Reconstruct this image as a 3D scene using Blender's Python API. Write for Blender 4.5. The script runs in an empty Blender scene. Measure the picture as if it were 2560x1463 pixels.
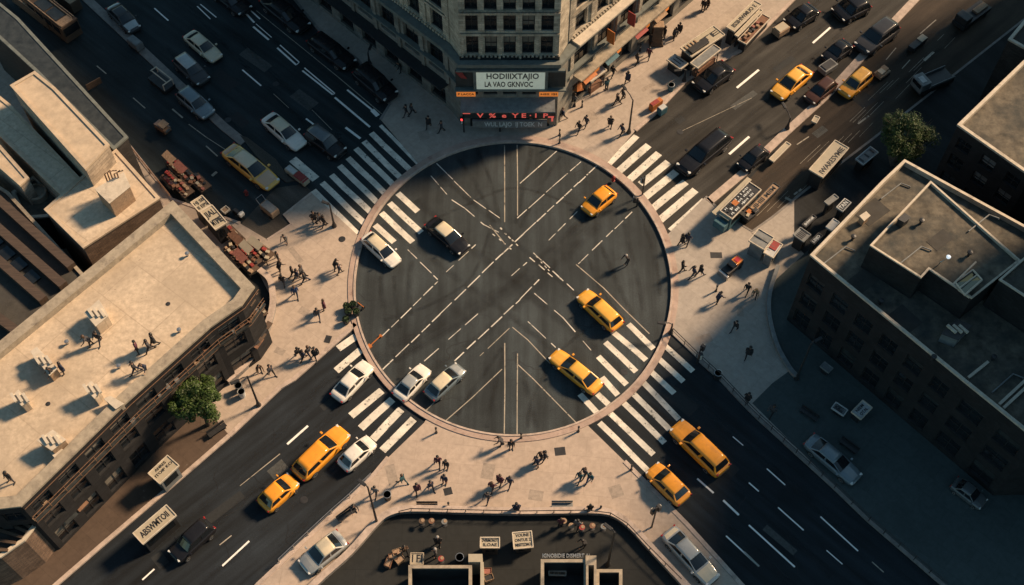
import bpy, bmesh, math, random
import numpy as np
from mathutils import Vector, Matrix
random.seed(11)
R = math.radians
C = bpy.context.scene.collection
scene = bpy.context.scene
scene.cycles.transparent_max_bounces = 64

# ------------------------------------------------------------------ camera
TILT, FPX, DIST = R(32), 3000.0, 120.0
CAM = Vector((0, -DIST*math.sin(TILT), DIST*math.cos(TILT)))
FW = Vector((0, math.sin(TILT), -math.cos(TILT))); UP = Vector((0, math.cos(TILT), math.sin(TILT)))
cd = bpy.data.cameras.new('camera'); cam = bpy.data.objects.new('camera', cd); C.objects.link(cam)
cam.location = CAM; cam.rotation_euler = (TILT, 0, 0)
cd.sensor_width = 36; cd.lens = 36*FPX/2560; cd.clip_end = 5000; cd.clip_start = 1
scene.camera = cam

def G(px, py, z=0.0):
    """the point of the plane at height z that a photograph pixel (2560 wide) looks at"""
    d = FW + Vector((1, 0, 0))*((px-1280)/FPX) - UP*((py-731.5)/FPX)
    return CAM + d*((z-CAM.z)/d.z)
def GP(pts, z=0.0): return [G(x, y, z) for x, y in pts]

# ------------------------------------------------------------------ materials
MATS = {}
def nodes_of(name):
    m = bpy.data.materials.new(name); m.use_nodes = True
    nt = m.node_tree; b = nt.nodes['Principled BSDF']
    return m, nt, b
def mat(name, col, rough=.6, metal=0., var=.0, scale=3., bump=0., bscale=40., spec=.5, coat=0., stretch=None, blotch=None, emit=None, es=1., dirt=0.):
    """principled surface whose colour varies by two noises; optional stains, bump, stretch along an axis"""
    if name in MATS: return MATS[name]
    m, nt, b = nodes_of(name); N = nt.nodes; Lk = nt.links
    b.inputs['Roughness'].default_value = rough; b.inputs['Metallic'].default_value = metal
    b.inputs['Specular IOR Level'].default_value = spec; b.inputs['Coat Weight'].default_value = coat
    b.inputs['Coat Roughness'].default_value = .08
    b.inputs['Base Color'].default_value = (*col, 1)
    if var or bump or blotch:
        tc = N.new('ShaderNodeTexCoord'); mp = N.new('ShaderNodeMapping'); Lk.new(tc.outputs['Object'], mp.inputs['Vector'])
        if stretch: mp.inputs['Rotation'].default_value = (0, 0, stretch[0]); mp.inputs['Scale'].default_value = (stretch[1], stretch[2], 1)
        src = None
        if var:
            n1 = N.new('ShaderNodeTexNoise'); n1.inputs['Scale'].default_value = scale; n1.inputs['Detail'].default_value = 8; n1.inputs['Roughness'].default_value = .65
            Lk.new(mp.outputs[0], n1.inputs['Vector'])
            cr = N.new('ShaderNodeValToRGB'); cr.color_ramp.elements[0].position = .3; cr.color_ramp.elements[1].position = .72
            cr.color_ramp.elements[0].color = (*[max(0, c*(1-var)) for c in col], 1); cr.color_ramp.elements[1].color = (*[min(1, c*(1+var)) for c in col], 1)
            Lk.new(n1.outputs['Fac'], cr.inputs[0]); src = cr.outputs[0]
        if blotch:      # (scale, colour, threshold, softness, strength)
            n2 = N.new('ShaderNodeTexNoise'); n2.inputs['Scale'].default_value = blotch[0]; n2.inputs['Detail'].default_value = 10; n2.inputs['Roughness'].default_value = .7
            Lk.new(tc.outputs['Object'], n2.inputs['Vector'])
            c2 = N.new('ShaderNodeValToRGB'); c2.color_ramp.elements[0].position = blotch[2]; c2.color_ramp.elements[1].position = blotch[2]+blotch[3]
            c2.color_ramp.elements[1].color = (blotch[4],)*3+(1,)
            Lk.new(n2.outputs['Fac'], c2.inputs[0])
            mx = N.new('ShaderNodeMix'); mx.data_type = 'RGBA'
            Lk.new(c2.outputs[0], mx.inputs['Factor'])
            if src: Lk.new(src, mx.inputs['A'])
            else: mx.inputs['A'].default_value = (*col, 1)
            mx.inputs['B'].default_value = (*blotch[1], 1); src = mx.outputs['Result']
        if src: Lk.new(src, b.inputs['Base Color'])
        if bump:
            n3 = N.new('ShaderNodeTexNoise'); n3.inputs['Scale'].default_value = bscale; n3.inputs['Detail'].default_value = 4
            Lk.new(tc.outputs['Object'], n3.inputs['Vector'])
            bp = N.new('ShaderNodeBump'); bp.inputs['Strength'].default_value = bump; bp.inputs['Distance'].default_value = .05
            Lk.new(n3.outputs['Fac'], bp.inputs['Height']); Lk.new(bp.outputs[0], b.inputs['Normal'])
    if emit:
        b.inputs['Emission Color'].default_value = (*emit, 1); b.inputs['Emission Strength'].default_value = es
    MATS[name] = m
    return m

def paving(name, col, joint, size=1.2, var=.14, rot=.68, stain=(.22, .19, .17), sth=.56):
    """concrete flags with joints, stains and small dark spots"""
    m, nt, b = nodes_of(name); N = nt.nodes; Lk = nt.links
    b.inputs['Roughness'].default_value = .85; b.inputs['Specular IOR Level'].default_value = .25
    tc = N.new('ShaderNodeTexCoord'); mp = N.new('ShaderNodeMapping'); mp.inputs['Rotation'].default_value = (0, 0, rot)
    Lk.new(tc.outputs['Object'], mp.inputs[0])
    br = N.new('ShaderNodeTexBrick'); br.offset = .5; br.inputs['Scale'].default_value = 1/size
    br.inputs['Mortar Size'].default_value = .012; br.inputs['Brick Width'].default_value = 1.5; br.inputs['Row Height'].default_value = 1
    br.inputs['Color1'].default_value = (*[c*1.05 for c in col], 1); br.inputs['Color2'].default_value = (*[c*.93 for c in col], 1); br.inputs['Mortar'].default_value = (*joint, 1)
    Lk.new(mp.outputs[0], br.inputs['Vector'])
    def noise(sc, de, p0, p1, a, bb):
        n = N.new('ShaderNodeTexNoise'); n.inputs['Scale'].default_value = sc; n.inputs['Detail'].default_value = de; n.inputs['Roughness'].default_value = .68
        Lk.new(tc.outputs['Object'], n.inputs['Vector'])
        r = N.new('ShaderNodeValToRGB'); r.color_ramp.elements[0].position = p0; r.color_ramp.elements[1].position = p1
        r.color_ramp.elements[0].color = (a, a, a, 1); r.color_ramp.elements[1].color = (bb, bb, bb, 1)
        Lk.new(n.outputs['Fac'], r.inputs[0]); return r.outputs[0]
    m1 = N.new('ShaderNodeMix'); m1.data_type = 'RGBA'; m1.blend_type = 'MULTIPLY'; m1.inputs['Factor'].default_value = 1
    Lk.new(br.outputs['Color'], m1.inputs['A']); Lk.new(noise(2.2, 9, .3, .7, 1-var*1.4, 1+var*.6), m1.inputs['B'])
    m2 = N.new('ShaderNodeMix'); m2.data_type = 'RGBA'; Lk.new(noise(.16, 8, sth, sth+.16, 0, .55), m2.inputs['Factor'])
    Lk.new(m1.outputs['Result'], m2.inputs['A']); m2.inputs['B'].default_value = (*[c*.62 for c in col], 1)
    m3 = N.new('ShaderNodeMix'); m3.data_type = 'RGBA'; Lk.new(noise(1.1, 3, .70, .74, 0, .5), m3.inputs['Factor'])
    Lk.new(m2.outputs['Result'], m3.inputs['A']); m3.inputs['B'].default_value = (*stain, 1)
    Lk.new(m3.outputs['Result'], b.inputs['Base Color'])
    MATS[name] = m; return m

def asphalt(name, col, rot, streak=.5, sx=.9, sy=.05, patch=.35, tint=(1.05, 1, .9)):
    """rolled asphalt with tyre streaks along one direction, patches and fine grit"""
    m, nt, b = nodes_of(name); N = nt.nodes; Lk = nt.links
    b.inputs['Roughness'].default_value = .82; b.inputs['Specular IOR Level'].default_value = .3
    tc = N.new('ShaderNodeTexCoord'); mp = N.new('ShaderNodeMapping'); mp.vector_type = 'TEXTURE'
    mp.inputs['Rotation'].default_value = (0, 0, rot); mp.inputs['Scale'].default_value = (1/sx, 1/sy, 1)
    mp2 = N.new('ShaderNodeMapping'); mp2.vector_type = 'TEXTURE'; mp2.inputs['Rotation'].default_value = (0, 0, rot)
    Lk.new(tc.outputs['Object'], mp2.inputs[0]); 
    mp.inputs['Rotation'].default_value = (0, 0, 0); Lk.new(mp2.outputs[0], mp.inputs[0])
    def noise(vec, sc, de, p0, p1, a, bb):
        n = N.new('ShaderNodeTexNoise'); n.inputs['Scale'].default_value = sc; n.inputs['Detail'].default_value = de; n.inputs['Roughness'].default_value = .6
        Lk.new(vec, n.inputs['Vector'])
        r = N.new('ShaderNodeValToRGB'); r.color_ramp.elements[0].position = p0; r.color_ramp.elements[1].position = p1
        r.color_ramp.elements[0].color = (a, a, a, 1); r.color_ramp.elements[1].color = (bb, bb, bb, 1)
        Lk.new(n.outputs['Fac'], r.inputs[0]); return r.outputs[0]
    prev = None
    for f in (noise(mp.outputs[0], 1, 4, .32, .68, 1-streak, 1+streak*.7), noise(tc.outputs['Object'], .12, 6, .35, .65, 1-patch, 1+patch*.7),
              noise(tc.outputs['Object'], 9, 6, .3, .7, .72, 1.3)):
        x = N.new('ShaderNodeMix'); x.data_type = 'RGBA'; x.blend_type = 'MULTIPLY'; x.inputs['Factor'].default_value = 1
        if prev is None: x.inputs['A'].default_value = (*col, 1)
        else: Lk.new(prev, x.inputs['A'])
        Lk.new(f, x.inputs['B']); prev = x.outputs['Result']
    Lk.new(prev, b.inputs['Base Color'])
    n = N.new('ShaderNodeTexNoise'); n.inputs['Scale'].default_value = 30; Lk.new(tc.outputs['Object'], n.inputs['Vector'])
    bp = N.new('ShaderNodeBump'); bp.inputs['Strength'].default_value = .25; bp.inputs['Distance'].default_value = .03
    Lk.new(n.outputs['Fac'], bp.inputs['Height']); Lk.new(bp.outputs[0], b.inputs['Normal'])
    MATS[name] = m; return m

def worn_paint(name, col, under, thr=.60):
    """road paint rubbed through to the asphalt in scratches and holes"""
    m, nt, b = nodes_of(name); N = nt.nodes; Lk = nt.links
    b.inputs['Roughness'].default_value = .7; b.inputs['Specular IOR Level'].default_value = .3
    tc = N.new('ShaderNodeTexCoord')
    n = N.new('ShaderNodeTexNoise'); n.inputs['Scale'].default_value = 1.7; n.inputs['Detail'].default_value = 12; n.inputs['Roughness'].default_value = .78
    Lk.new(tc.outputs['Object'], n.inputs['Vector'])
    r = N.new('ShaderNodeValToRGB'); r.color_ramp.elements[0].position = thr; r.color_ramp.elements[1].position = thr+.06
    Lk.new(n.outputs['Fac'], r.inputs[0])
    n2 = N.new('ShaderNodeTexNoise'); n2.inputs['Scale'].default_value = .9; n2.inputs['Detail'].default_value = 8
    Lk.new(tc.outputs['Object'], n2.inputs['Vector'])
    r2 = N.new('ShaderNodeValToRGB'); r2.color_ramp.elements[0].position = .3; r2.color_ramp.elements[1].position = .7
    r2.color_ramp.elements[0].color = (*[c*.62 for c in col], 1); r2.color_ramp.elements[1].color = (*col, 1)
    Lk.new(n2.outputs['Fac'], r2.inputs[0])
    x = N.new('ShaderNodeMix'); x.data_type = 'RGBA'; Lk.new(r.outputs[0], x.inputs['Factor']); Lk.new(r2.outputs[0], x.inputs['A']); x.inputs['B'].default_value = (*under, 1)
    Lk.new(x.outputs['Result'], b.inputs['Base Color'])
    MATS[name] = m; return m

def masonry(name, col, joint, bw=.6, bh=.25, var=.25):
    m, nt, b = nodes_of(name); N = nt.nodes; Lk = nt.links
    b.inputs['Roughness'].default_value = .85; b.inputs['Specular IOR Level'].default_value = .25
    tc = N.new('ShaderNodeTexCoord'); ge = N.new('ShaderNodeNewGeometry')
    # run the courses along the wall: horizontal coordinate = x*ny - y*nx of the true normal
    sp = N.new('ShaderNodeSeparateXYZ'); sn = N.new('ShaderNodeSeparateXYZ'); Lk.new(ge.outputs['Position'], sp.inputs[0]); Lk.new(ge.outputs['True Normal'], sn.inputs[0])
    a = N.new('ShaderNodeMath'); a.operation = 'MULTIPLY'; Lk.new(sp.outputs[0], a.inputs[0]); Lk.new(sn.outputs[1], a.inputs[1])
    c = N.new('ShaderNodeMath'); c.operation = 'MULTIPLY'; Lk.new(sp.outputs[1], c.inputs[0]); Lk.new(sn.outputs[0], c.inputs[1])
    d = N.new('ShaderNodeMath'); d.operation = 'SUBTRACT'; Lk.new(c.outputs[0], d.inputs[0]); Lk.new(a.outputs[0], d.inputs[1])
    cb = N.new('ShaderNodeCombineXYZ'); Lk.new(d.outputs[0], cb.inputs[0]); Lk.new(sp.outputs[2], cb.inputs[1])
    br = N.new('ShaderNodeTexBrick'); br.inputs['Scale'].default_value = 1; br.inputs['Brick Width'].default_value = bw; br.inputs['Row Height'].default_value = bh
    br.inputs['Mortar Size'].default_value = .018; br.inputs['Color1'].default_value = (*[x*1.1 for x in col], 1); br.inputs['Color2'].default_value = (*[x*.72 for x in col], 1); br.inputs['Mortar'].default_value = (*joint, 1)
    Lk.new(cb.outputs[0], br.inputs['Vector'])
    n = N.new('ShaderNodeTexNoise'); n.inputs['Scale'].default_value = .7; n.inputs['Detail'].default_value = 9; n.inputs['Roughness'].default_value = .7
    Lk.new(ge.outputs['Position'], n.inputs['Vector'])
    r = N.new('ShaderNodeValToRGB'); r.color_ramp.elements[0].position = .3; r.color_ramp.elements[1].position = .7
    r.color_ramp.elements[0].color = (1-var*1.6,)*3+(1,); r.color_ramp.elements[1].color = (1+var*.6,)*3+(1,)
    Lk.new(n.outputs['Fac'], r.inputs[0])
    x = N.new('ShaderNodeMix'); x.data_type = 'RGBA'; x.blend_type = 'MULTIPLY'; x.inputs['Factor'].default_value = 1
    Lk.new(br.outputs['Color'], x.inputs['A']); Lk.new(r.outputs[0], x.inputs['B']); Lk.new(x.outputs['Result'], b.inputs['Base Color'])
    MATS[name] = m; return m

M = dict(
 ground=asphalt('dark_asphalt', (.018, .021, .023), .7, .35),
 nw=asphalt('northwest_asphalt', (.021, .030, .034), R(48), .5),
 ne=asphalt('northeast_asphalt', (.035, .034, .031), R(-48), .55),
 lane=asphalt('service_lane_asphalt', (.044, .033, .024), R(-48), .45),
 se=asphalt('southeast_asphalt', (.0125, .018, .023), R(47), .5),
 sw=asphalt('southwest_asphalt', (.0135, .0185, .024), R(-47), .6),
 circle=asphalt('junction_asphalt', (.035, .044, .048), 0, .45, .75, .035, .38),
 bay=asphalt('loading_bay_asphalt', (.07, .062, .052), R(45), .3),
 pave=paving('pale_flagstones', (.42, .345, .28), (.35, .285, .235), 1.6),
 pave_s=paving('south_flagstones', (.43, .35, .285), (.37, .30, .245), 1.9, rot=.1),
 pave_n=paving('north_flagstones', (.40, .34, .285), (.335, .285, .24), 1.6, rot=-.75),
 pave_e=paving('east_flagstones', (.36, .325, .285), (.31, .28, .245), 1.7, rot=.72),
 pave_b=paving('dimmed_brown_flagstones', (.088, .063, .047), (.07, .05, .038), 1.5),  # brown darkened to imitate the dim lower left edge
 slate=paving('shade_tinted_slate', (.062, .080, .080), (.05, .065, .065), 1.7, rot=.72, stain=(.04, .045, .05)),  # slate darkened and tinted teal to imitate the colour of shade
 court=paving('shade_dark_slabs', (.022, .024, .024), (.016, .018, .018), 2.6, rot=0, stain=(.03, .03, .03)),  # near-black base stands in for shade over the courtyard
 kerb=mat('kerb_stone', (.42, .34, .285), .8, var=.28, scale=1.5, bump=.3, blotch=(.8, (.17, .13, .11), .56, .12, .8)),
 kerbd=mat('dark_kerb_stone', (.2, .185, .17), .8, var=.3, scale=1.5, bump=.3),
 ring=mat('ring_stone', (.38, .285, .235), .75, var=.25, scale=1.2, bump=.35, blotch=(.6, (.2, .125, .1), .53, .12, .85)),
 white=worn_paint('worn_white_paint', (.78, .74, .64), (.06, .065, .06), .56),
 line=worn_paint('lane_paint', (.66, .63, .56), (.05, .055, .055), .55),
 thin=worn_paint('faded_lane_paint', (.42, .38, .31), (.06, .06, .055), .55),
 roof_l=paving('sandy_roof_membrane', (.54, .44, .325), (.44, .355, .26), 4.2, .22, .66, (.17, .135, .10), .43),  # base colour lowered to imitate darkening towards the left edge
 roof_b=mat('weathered_roof_membrane', (.46, .365, .26), .9, var=.2, scale=1.2, bump=.2, bscale=12, blotch=(.35, (.30, .25, .19), .50, .2, .75)),  # toned down too, for the dim upper left of the view
 roof_d=mat('grey_gravel_roof', (.115, .10, .075), .92, var=.6, scale=1.1, bump=.4, bscale=18, blotch=(.35, (.028, .034, .034), .42, .26, .9)),  # base lowered to imitate darkening towards the right edge
 roof_k=mat('dark_bitumen_roof', (.045, .042, .036), .9, var=.35, scale=.9, bump=.3, bscale=14, blotch=(.3, (.035, .035, .034), .5, .18, .8)),
 parapet=mat('parapet_concrete', (.31, .265, .20), .85, var=.3, scale=1.6, bump=.3, blotch=(.9, (.15, .125, .10), .54, .14, .8)),
 coping=mat('pale_coping', (.50, .44, .35), .75, var=.2, scale=2, blotch=(.9, (.25, .21, .17), .56, .12, .8)),
 wall_l=masonry('sandstone_blocks', (.42, .35, .27), (.22, .18, .14), .8, .35),
 wall_t=masonry('grey_stone_blocks', (.50, .44, .345), (.24, .21, .165), .75, .32, .35),
 wall_b=masonry('brown_brick', (.20, .135, .095), (.10, .08, .07), .5, .2),
 wall_d=masonry('dark_brick', (.05, .046, .043), (.03, .03, .03), .5, .2), wall_k=masonry('shade_black_brick', (.026, .026, .028), (.018, .018, .018), .5, .2),  # wall_d plain dark brick; wall_k blackened to imitate shaded facades
 dark=mat('dark_metal', (.035, .036, .038), .5, .3, var=.3, scale=3),
 podium=masonry('podium_stone', (.24, .23, .20), (.12, .115, .10), 1.2, .6),
 shop=mat('dark_shopfront', (.03, .035, .036), .4, var=.5, scale=1.3, bump=.2),
 cornice=mat('slate_green_cornice', (.12, .135, .125), .6, var=.3, scale=1.5),
 glass=mat('window_glass', (.012, .015, .018), .08, spec=.6, var=.6, scale=.4),
 blind=mat('window_blind', (.16, .145, .12), .6, var=.3, scale=.7),
 wood=mat('weathered_timber', (.085, .055, .036), .8, var=.4, scale=3, stretch=(0, 1, 8)),
 ridge=mat('brown_ridge_metal', (.062, .042, .03), .7, var=.4, scale=2, stretch=(.7, .3, 3)), copper=mat('rusty_rail', (.22, .125, .075), .55, .3, var=.35, scale=3),
 steel=mat('brushed_steel', (.42, .42, .41), .35, .8, var=.2, scale=5),
 lgrey=mat('light_grey_panel', (.42, .43, .42), .6, var=.2, scale=2),
 mgrey=mat('grey_panel', (.16, .17, .17), .6, var=.3, scale=2),
 cream=mat('cream_sign_board', (.37, .325, .24), .55, var=.12, scale=1.5, blotch=(2., (.36, .31, .22), .6, .12, .6)),
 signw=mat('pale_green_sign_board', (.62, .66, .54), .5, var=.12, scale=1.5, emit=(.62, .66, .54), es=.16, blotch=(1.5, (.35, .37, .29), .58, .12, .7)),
 ink=mat('black_lettering', (.016, .017, .02), .5, var=.3, scale=9),
 chalk=mat('pale_lettering', (.55, .58, .58), .6, var=.3, scale=6),
 red=mat('red_fabric', (.24, .03, .026), .7, var=.3, scale=4),
 orange=mat('orange_fabric', (.40, .125, .025), .7, var=.3, scale=4),
 teal=mat('teal_fabric', (.03, .10, .13), .7, var=.3, scale=4),
 tan=mat('tan_cardboard', (.30, .205, .13), .85, var=.35, scale=5),
 brownbox=mat('brown_crate', (.17, .085, .05), .8, var=.4, scale=5),
 pink=mat('salmon_produce', (.26, .10, .075), .7, var=.5, scale=9),
 neon=mat('red_neon', (.45, .06, .05), .4, emit=(1, .16, .12), es=.3),
 lit=mat('lit_orange_sign', (.5, .16, .03), .5, emit=(1, .28, .05), es=.3, var=.5, scale=3),
 sigred=mat('red_signal_lens', (.5, .02, .02), .3, emit=(1, .03, .03), es=3),
 lampw=mat('white_lamp_lens', (.8, .85, .9), .3, emit=(.8, .9, 1), es=.4),
 lens=mat('unlit_lamp_lens', (.6, .58, .5), .3, var=.1),
 tyre=mat('tyre_rubber', (.018, .018, .018), .85, var=.2), rim=mat('alloy_rim', (.45, .45, .45), .35, .8),
 cglass=mat('car_glass', (.010, .013, .016), .06, spec=.55, coat=.3),
 hl=mat('headlight_lens', (.62, .62, .58), .15, spec=.6), tl=mat('tail_light_lens', (.32, .02, .015), .25, spec=.6),
 bark=mat('tree_bark', (.09, .065, .045), .9, var=.4, scale=6, bump=.6),
)
def paint(name, col, metal=.0):
    dk = max(col) < .09
    return mat('car_paint_'+name, col, .26, metal, var=.10, scale=1.2, spec=.25 if dk else .5, coat=.3 if dk else .7, blotch=(1.8, tuple(c*.55+.014 for c in col), .52, .2, .5))
PAINT = dict(yellow=paint('yellow', (.74, .33, .028)), amber=paint('amber', (.74, .30, .022)), white=paint('white', (.68, .65, .58)),
 silver=paint('silver', (.40, .41, .39), .35), grey=paint('grey', (.115, .125, .13), .3), black=paint('black', (.012, .012, .014)),
 slate=paint('slate', (.16, .20, .22), .3), brown=paint('brown', (.30, .175, .105)), dim=paint('charcoal', (.05, .05, .052)), cream=paint('cream', (.60, .52, .37)),
 orange=paint('orange', (.6, .19, .02)), tan=paint('tan', (.52, .34, .21)), straw=paint('straw', (.70, .40, .08)), red=paint('red', (.42, .03, .03)), maroon=paint('maroon', (.07, .035, .025)), gold=paint('gold', (.76, .40, .06)))

# ------------------------------------------------------------------ mesh builder
class MB:
    def __init__(s): s.v = []; s.f = []; s.m = []
    def add(s, vs, fs, m=0):
        o = len(s.v); s.v += [Vector(v) for v in vs]
        for f in fs: s.f.append([i+o for i in f]); s.m.append(m)
        return s
    def quad(s, a, b, c, d, m=0): return s.add([a, b, c, d], [(0, 1, 2, 3)], m)
    def obox(s, c, hx, hy, hz, u=(1, 0, 0), v=None, m=0, w=None):
        u = Vector(u).normalized(); w = Vector(w) if w else Vector((0, 0, 1)); v = Vector(v) if v else w.cross(u); c = Vector(c)
        p = [c+u*hx*i+v*hy*j+w*hz*k for k in (-1, 1) for j in (-1, 1) for i in (-1, 1)]
        return s.add(p, [(0, 2, 3, 1), (4, 5, 7, 6), (0, 1, 5, 4), (2, 6, 7, 3), (0, 4, 6, 2), (1, 3, 7, 5)], m)
    def box(s, x0, x1, y0, y1, z0, z1, m=0): return s.obox(((x0+x1)/2, (y0+y1)/2, (z0+z1)/2), (x1-x0)/2, (y1-y0)/2, (z1-z0)/2, m=m)
    def prism(s, poly, z0, z1, m=0, bottom=True):
        n = len(poly); p = [Vector((q[0], q[1], z0)) for q in poly]+[Vector((q[0], q[1], z1)) for q in poly]
        if area(poly) < 0: p = [Vector((q[0], q[1], z0)) for q in reversed(poly)]+[Vector((q[0], q[1], z1)) for q in reversed(poly)]
        fs = [tuple(range(n, 2*n))]+[(i, (i+1) % n, (i+1) % n+n, i+n) for i in range(n)]
        if bottom: fs.append(tuple(range(n-1, -1, -1)))
        return s.add(p, fs, m)
    def sheet(s, poly, z, m=0):
        if area(poly) < 0: poly = list(reversed(poly))
        return s.add([Vector((q[0], q[1], z)) for q in poly], [tuple(range(len(poly)))], m)
    def loft(s, rings, m=0, cap=True, closed=True):
        n = len(rings[0]); o = []
        for r in rings: o += list(r)
        fs = []
        for i in range(len(rings)-1):
            for j in range(n if closed else n-1):
                k = (j+1) % n; fs.append((i*n+j, i*n+k, (i+1)*n+k, (i+1)*n+j))
        if cap: fs.append(tuple(range(n-1, -1, -1))); fs.append(tuple(range((len(rings)-1)*n, len(rings)*n)))
        return s.add(o, fs, m)
    def tube(s, pts, rad, n=8, m=0):
        pts = [Vector(p) for p in pts]; rad = rad if isinstance(rad, (list, tuple)) else [rad]*len(pts); rings = []
        for i, p in enumerate(pts):
            t = (pts[min(i+1, len(pts)-1)]-pts[max(i-1, 0)]).normalized()
            a = t.cross(Vector((0, 0, 1)) if abs(t.z) < .9 else Vector((1, 0, 0))).normalized(); b = t.cross(a)
            rings.append([p+a*rad[i]*math.cos(2*math.pi*k/n)+b*rad[i]*math.sin(2*math.pi*k/n) for k in range(n)])
        return s.loft(rings, m)
    def lathe(s, prof, c=(0, 0, 0), n=12, m=0):
        c = Vector(c)
        return s.loft([[c+Vector((r*math.cos(2*math.pi*k/n), r*math.sin(2*math.pi*k/n), z)) for k in range(n)] for r, z in prof], m)
    def strip(s, pts, width, z0, z1, m=0):
        """raised band along a ground polyline"""
        L, Rr = offset(pts, width/2), offset(pts, -width/2); n = len(pts)
        rings = [[Vector((L[i].x, L[i].y, z0)), Vector((Rr[i].x, Rr[i].y, z0)), Vector((Rr[i].x, Rr[i].y, z1)), Vector((L[i].x, L[i].y, z1))] for i in range(n)]
        return s.loft(rings, m)
    def flat(s, pts, width, z, m=0):
        L, Rr = offset(pts, width/2), offset(pts, -width/2)
        for i in range(len(pts)-1):
            s.quad(*[Vector((q.x, q.y, z)) for q in (Rr[i], Rr[i+1], L[i+1], L[i])], m)
        return s
    def build(s, name, mats, parent=None, smooth=False, loc=None, bevel=0, sub=0, world=True):
        me = bpy.data.meshes.new(name); off = Vector((0, 0, 0))
        if parent is not None and world:
            off = Vector(parent.location); 
            if parent.parent is not None: off = off+Vector(parent.parent.location)
        if loc is not None and world: off = off+Vector(loc)
        me.from_pydata([v-off for v in s.v], [], s.f)
        mats = mats if isinstance(mats, (list, tuple)) else [mats]
        for q in mats: me.materials.append(q)
        if len(mats) > 1: me.polygons.foreach_set('material_index', s.m)
        bm = bmesh.new(); bm.from_mesh(me); bmesh.ops.recalc_face_normals(bm, faces=bm.faces) if smooth or bevel or sub else None
        if bevel: bmesh.ops.bevel(bm, geom=[e for e in bm.edges if len(e.link_faces) == 2 and e.calc_face_angle(0) > .5], offset=bevel, segments=2, affect='EDGES', profile=.6, clamp_overlap=True)
        bm.to_mesh(me); bm.free()
        if smooth: me.polygons.foreach_set('use_smooth', [True]*len(me.polygons))
        o = bpy.data.objects.new(name, me); C.objects.link(o)
        if loc is not None: o.location = loc
        if parent is not None: o.parent = parent
        if sub:
            md = o.modifiers.new('sub', 'SUBSURF'); md.levels = sub; md.render_levels = sub
        return o
def area(p): return .5*sum(p[i][0]*p[(i+1) % len(p)][1]-p[(i+1) % len(p)][0]*p[i][1] for i in range(len(p)))
def offset(pts, d):
    out = []
    for i, p in enumerate(pts):
        a, b = pts[max(i-1, 0)], pts[min(i+1, len(pts)-1)]
        t = Vector((b[0]-a[0], b[1]-a[1], 0)).normalized(); out.append(Vector((p[0]-t.y*d, p[1]+t.x*d, 0)))
    return out
def inset(poly, d):
    """polygon moved inwards by d"""
    if area(poly) < 0: poly = list(reversed(poly))
    n = len(poly); out = []
    for i in range(n):
        a, b, c = (Vector((poly[j % n][0], poly[j % n][1], 0)) for j in (i-1, i, i+1))
        e1 = (b-a).normalized(); e2 = (c-b).normalized(); n1 = Vector((-e1.y, e1.x, 0)); n2 = Vector((-e2.y, e2.x, 0))
        bis = (n1+n2); bis = bis.normalized() if bis.length > 1e-6 else n1
        out.append(b+bis*(d/max(.35, bis.dot(n1))))
    return out
LABELS = []
def tag(o, label, cat, group=None, kind=None):
    o['label'] = label; o['category'] = cat; LABELS.append(label)
    if group: o['group'] = group
    if kind: o['kind'] = kind
    return o
def thing(name, label, cat, loc=(0, 0, 0), rot=0., group=None, scale=(1, 1, 1)):
    o = bpy.data.objects.new(name, None); C.objects.link(o); o.location = loc; o.rotation_euler = (0, 0, rot); o.scale = scale
    o.empty_display_size = .3
    return tag(o, label, cat, group)
def struct(o): o['kind'] = 'structure'; o['label'] = o.name.split('.')[0].replace('_', ' ')+' of the city junction seen from above'; o['category'] = o.name.split('.')[0].replace('_', ' '); return o
def text(name, s, o, u, v, size, m, parent, ext=.01, align='CENTER', fit=None):
    """lettering as a mesh: o centre, u reading direction, v up direction"""
    cu = bpy.data.curves.new(name, 'FONT'); cu.body = s; cu.size = size; cu.align_x = align; cu.align_y = 'CENTER'; cu.extrude = ext; cu.resolution_u = 2; cu.offset = size*.018
    t = bpy.data.objects.new(name, cu); C.objects.link(t); bpy.context.view_layer.update()
    me = bpy.data.meshes.new_from_object(t.evaluated_get(bpy.context.evaluated_depsgraph_get())); bpy.data.objects.remove(t)
    u = Vector(u).normalized(); v = Vector(v); v = (v-u*v.dot(u)).normalized(); w = u.cross(v)
    sx = 1.
    if fit:
        xs = [p.co.x for p in me.vertices]; ww = max(xs)-min(xs); sx = fit/max(ww, .01)
    mm = Matrix((u*sx, v, w)).transposed().to_4x4(); mm.translation = Vector(o)-Vector(parent.location)
    me.transform(mm); me.materials.clear(); me.materials.append(m)
    ob = bpy.data.objects.new(name, me); C.objects.link(ob); ob.parent = parent; return ob
# ------------------------------------------------------------------ ground, roads, pavements
ECX, ECY = 1283, 724
def earc(rx, ry, a0, a1, n): return [(ECX+rx*math.cos(a0+(a1-a0)*i/n), ECY+ry*math.sin(a0+(a1-a0)*i/n)) for i in range(n+1)]
def ang(p): return math.atan2((p[1]-ECY)/372, (p[0]-ECX)/401)
def arc(p, q, n=26):
    a, b = ang(p), ang(q)
    while b-a > math.pi: b -= 2*math.pi
    while b-a < -math.pi: b += 2*math.pi
    return earc(401, 372, a, b, n)
struct(MB().sheet([(-1500, -1500), (1500, -1500), (1500, 1500), (-1500, 1500)], 0).build('ground', M['ground']))
def road(px, z, m, name='road'): return struct(MB().sheet(GP(px), z).build(name, m))
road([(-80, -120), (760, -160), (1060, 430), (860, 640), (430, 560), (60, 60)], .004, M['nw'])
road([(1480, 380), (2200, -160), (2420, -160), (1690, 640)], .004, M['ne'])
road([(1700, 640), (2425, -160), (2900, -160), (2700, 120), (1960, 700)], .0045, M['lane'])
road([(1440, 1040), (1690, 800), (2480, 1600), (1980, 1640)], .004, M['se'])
road([(1080, 1060), (870, 800), (60, 1560), (560, 1640)], .004, M['sw'])
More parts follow.
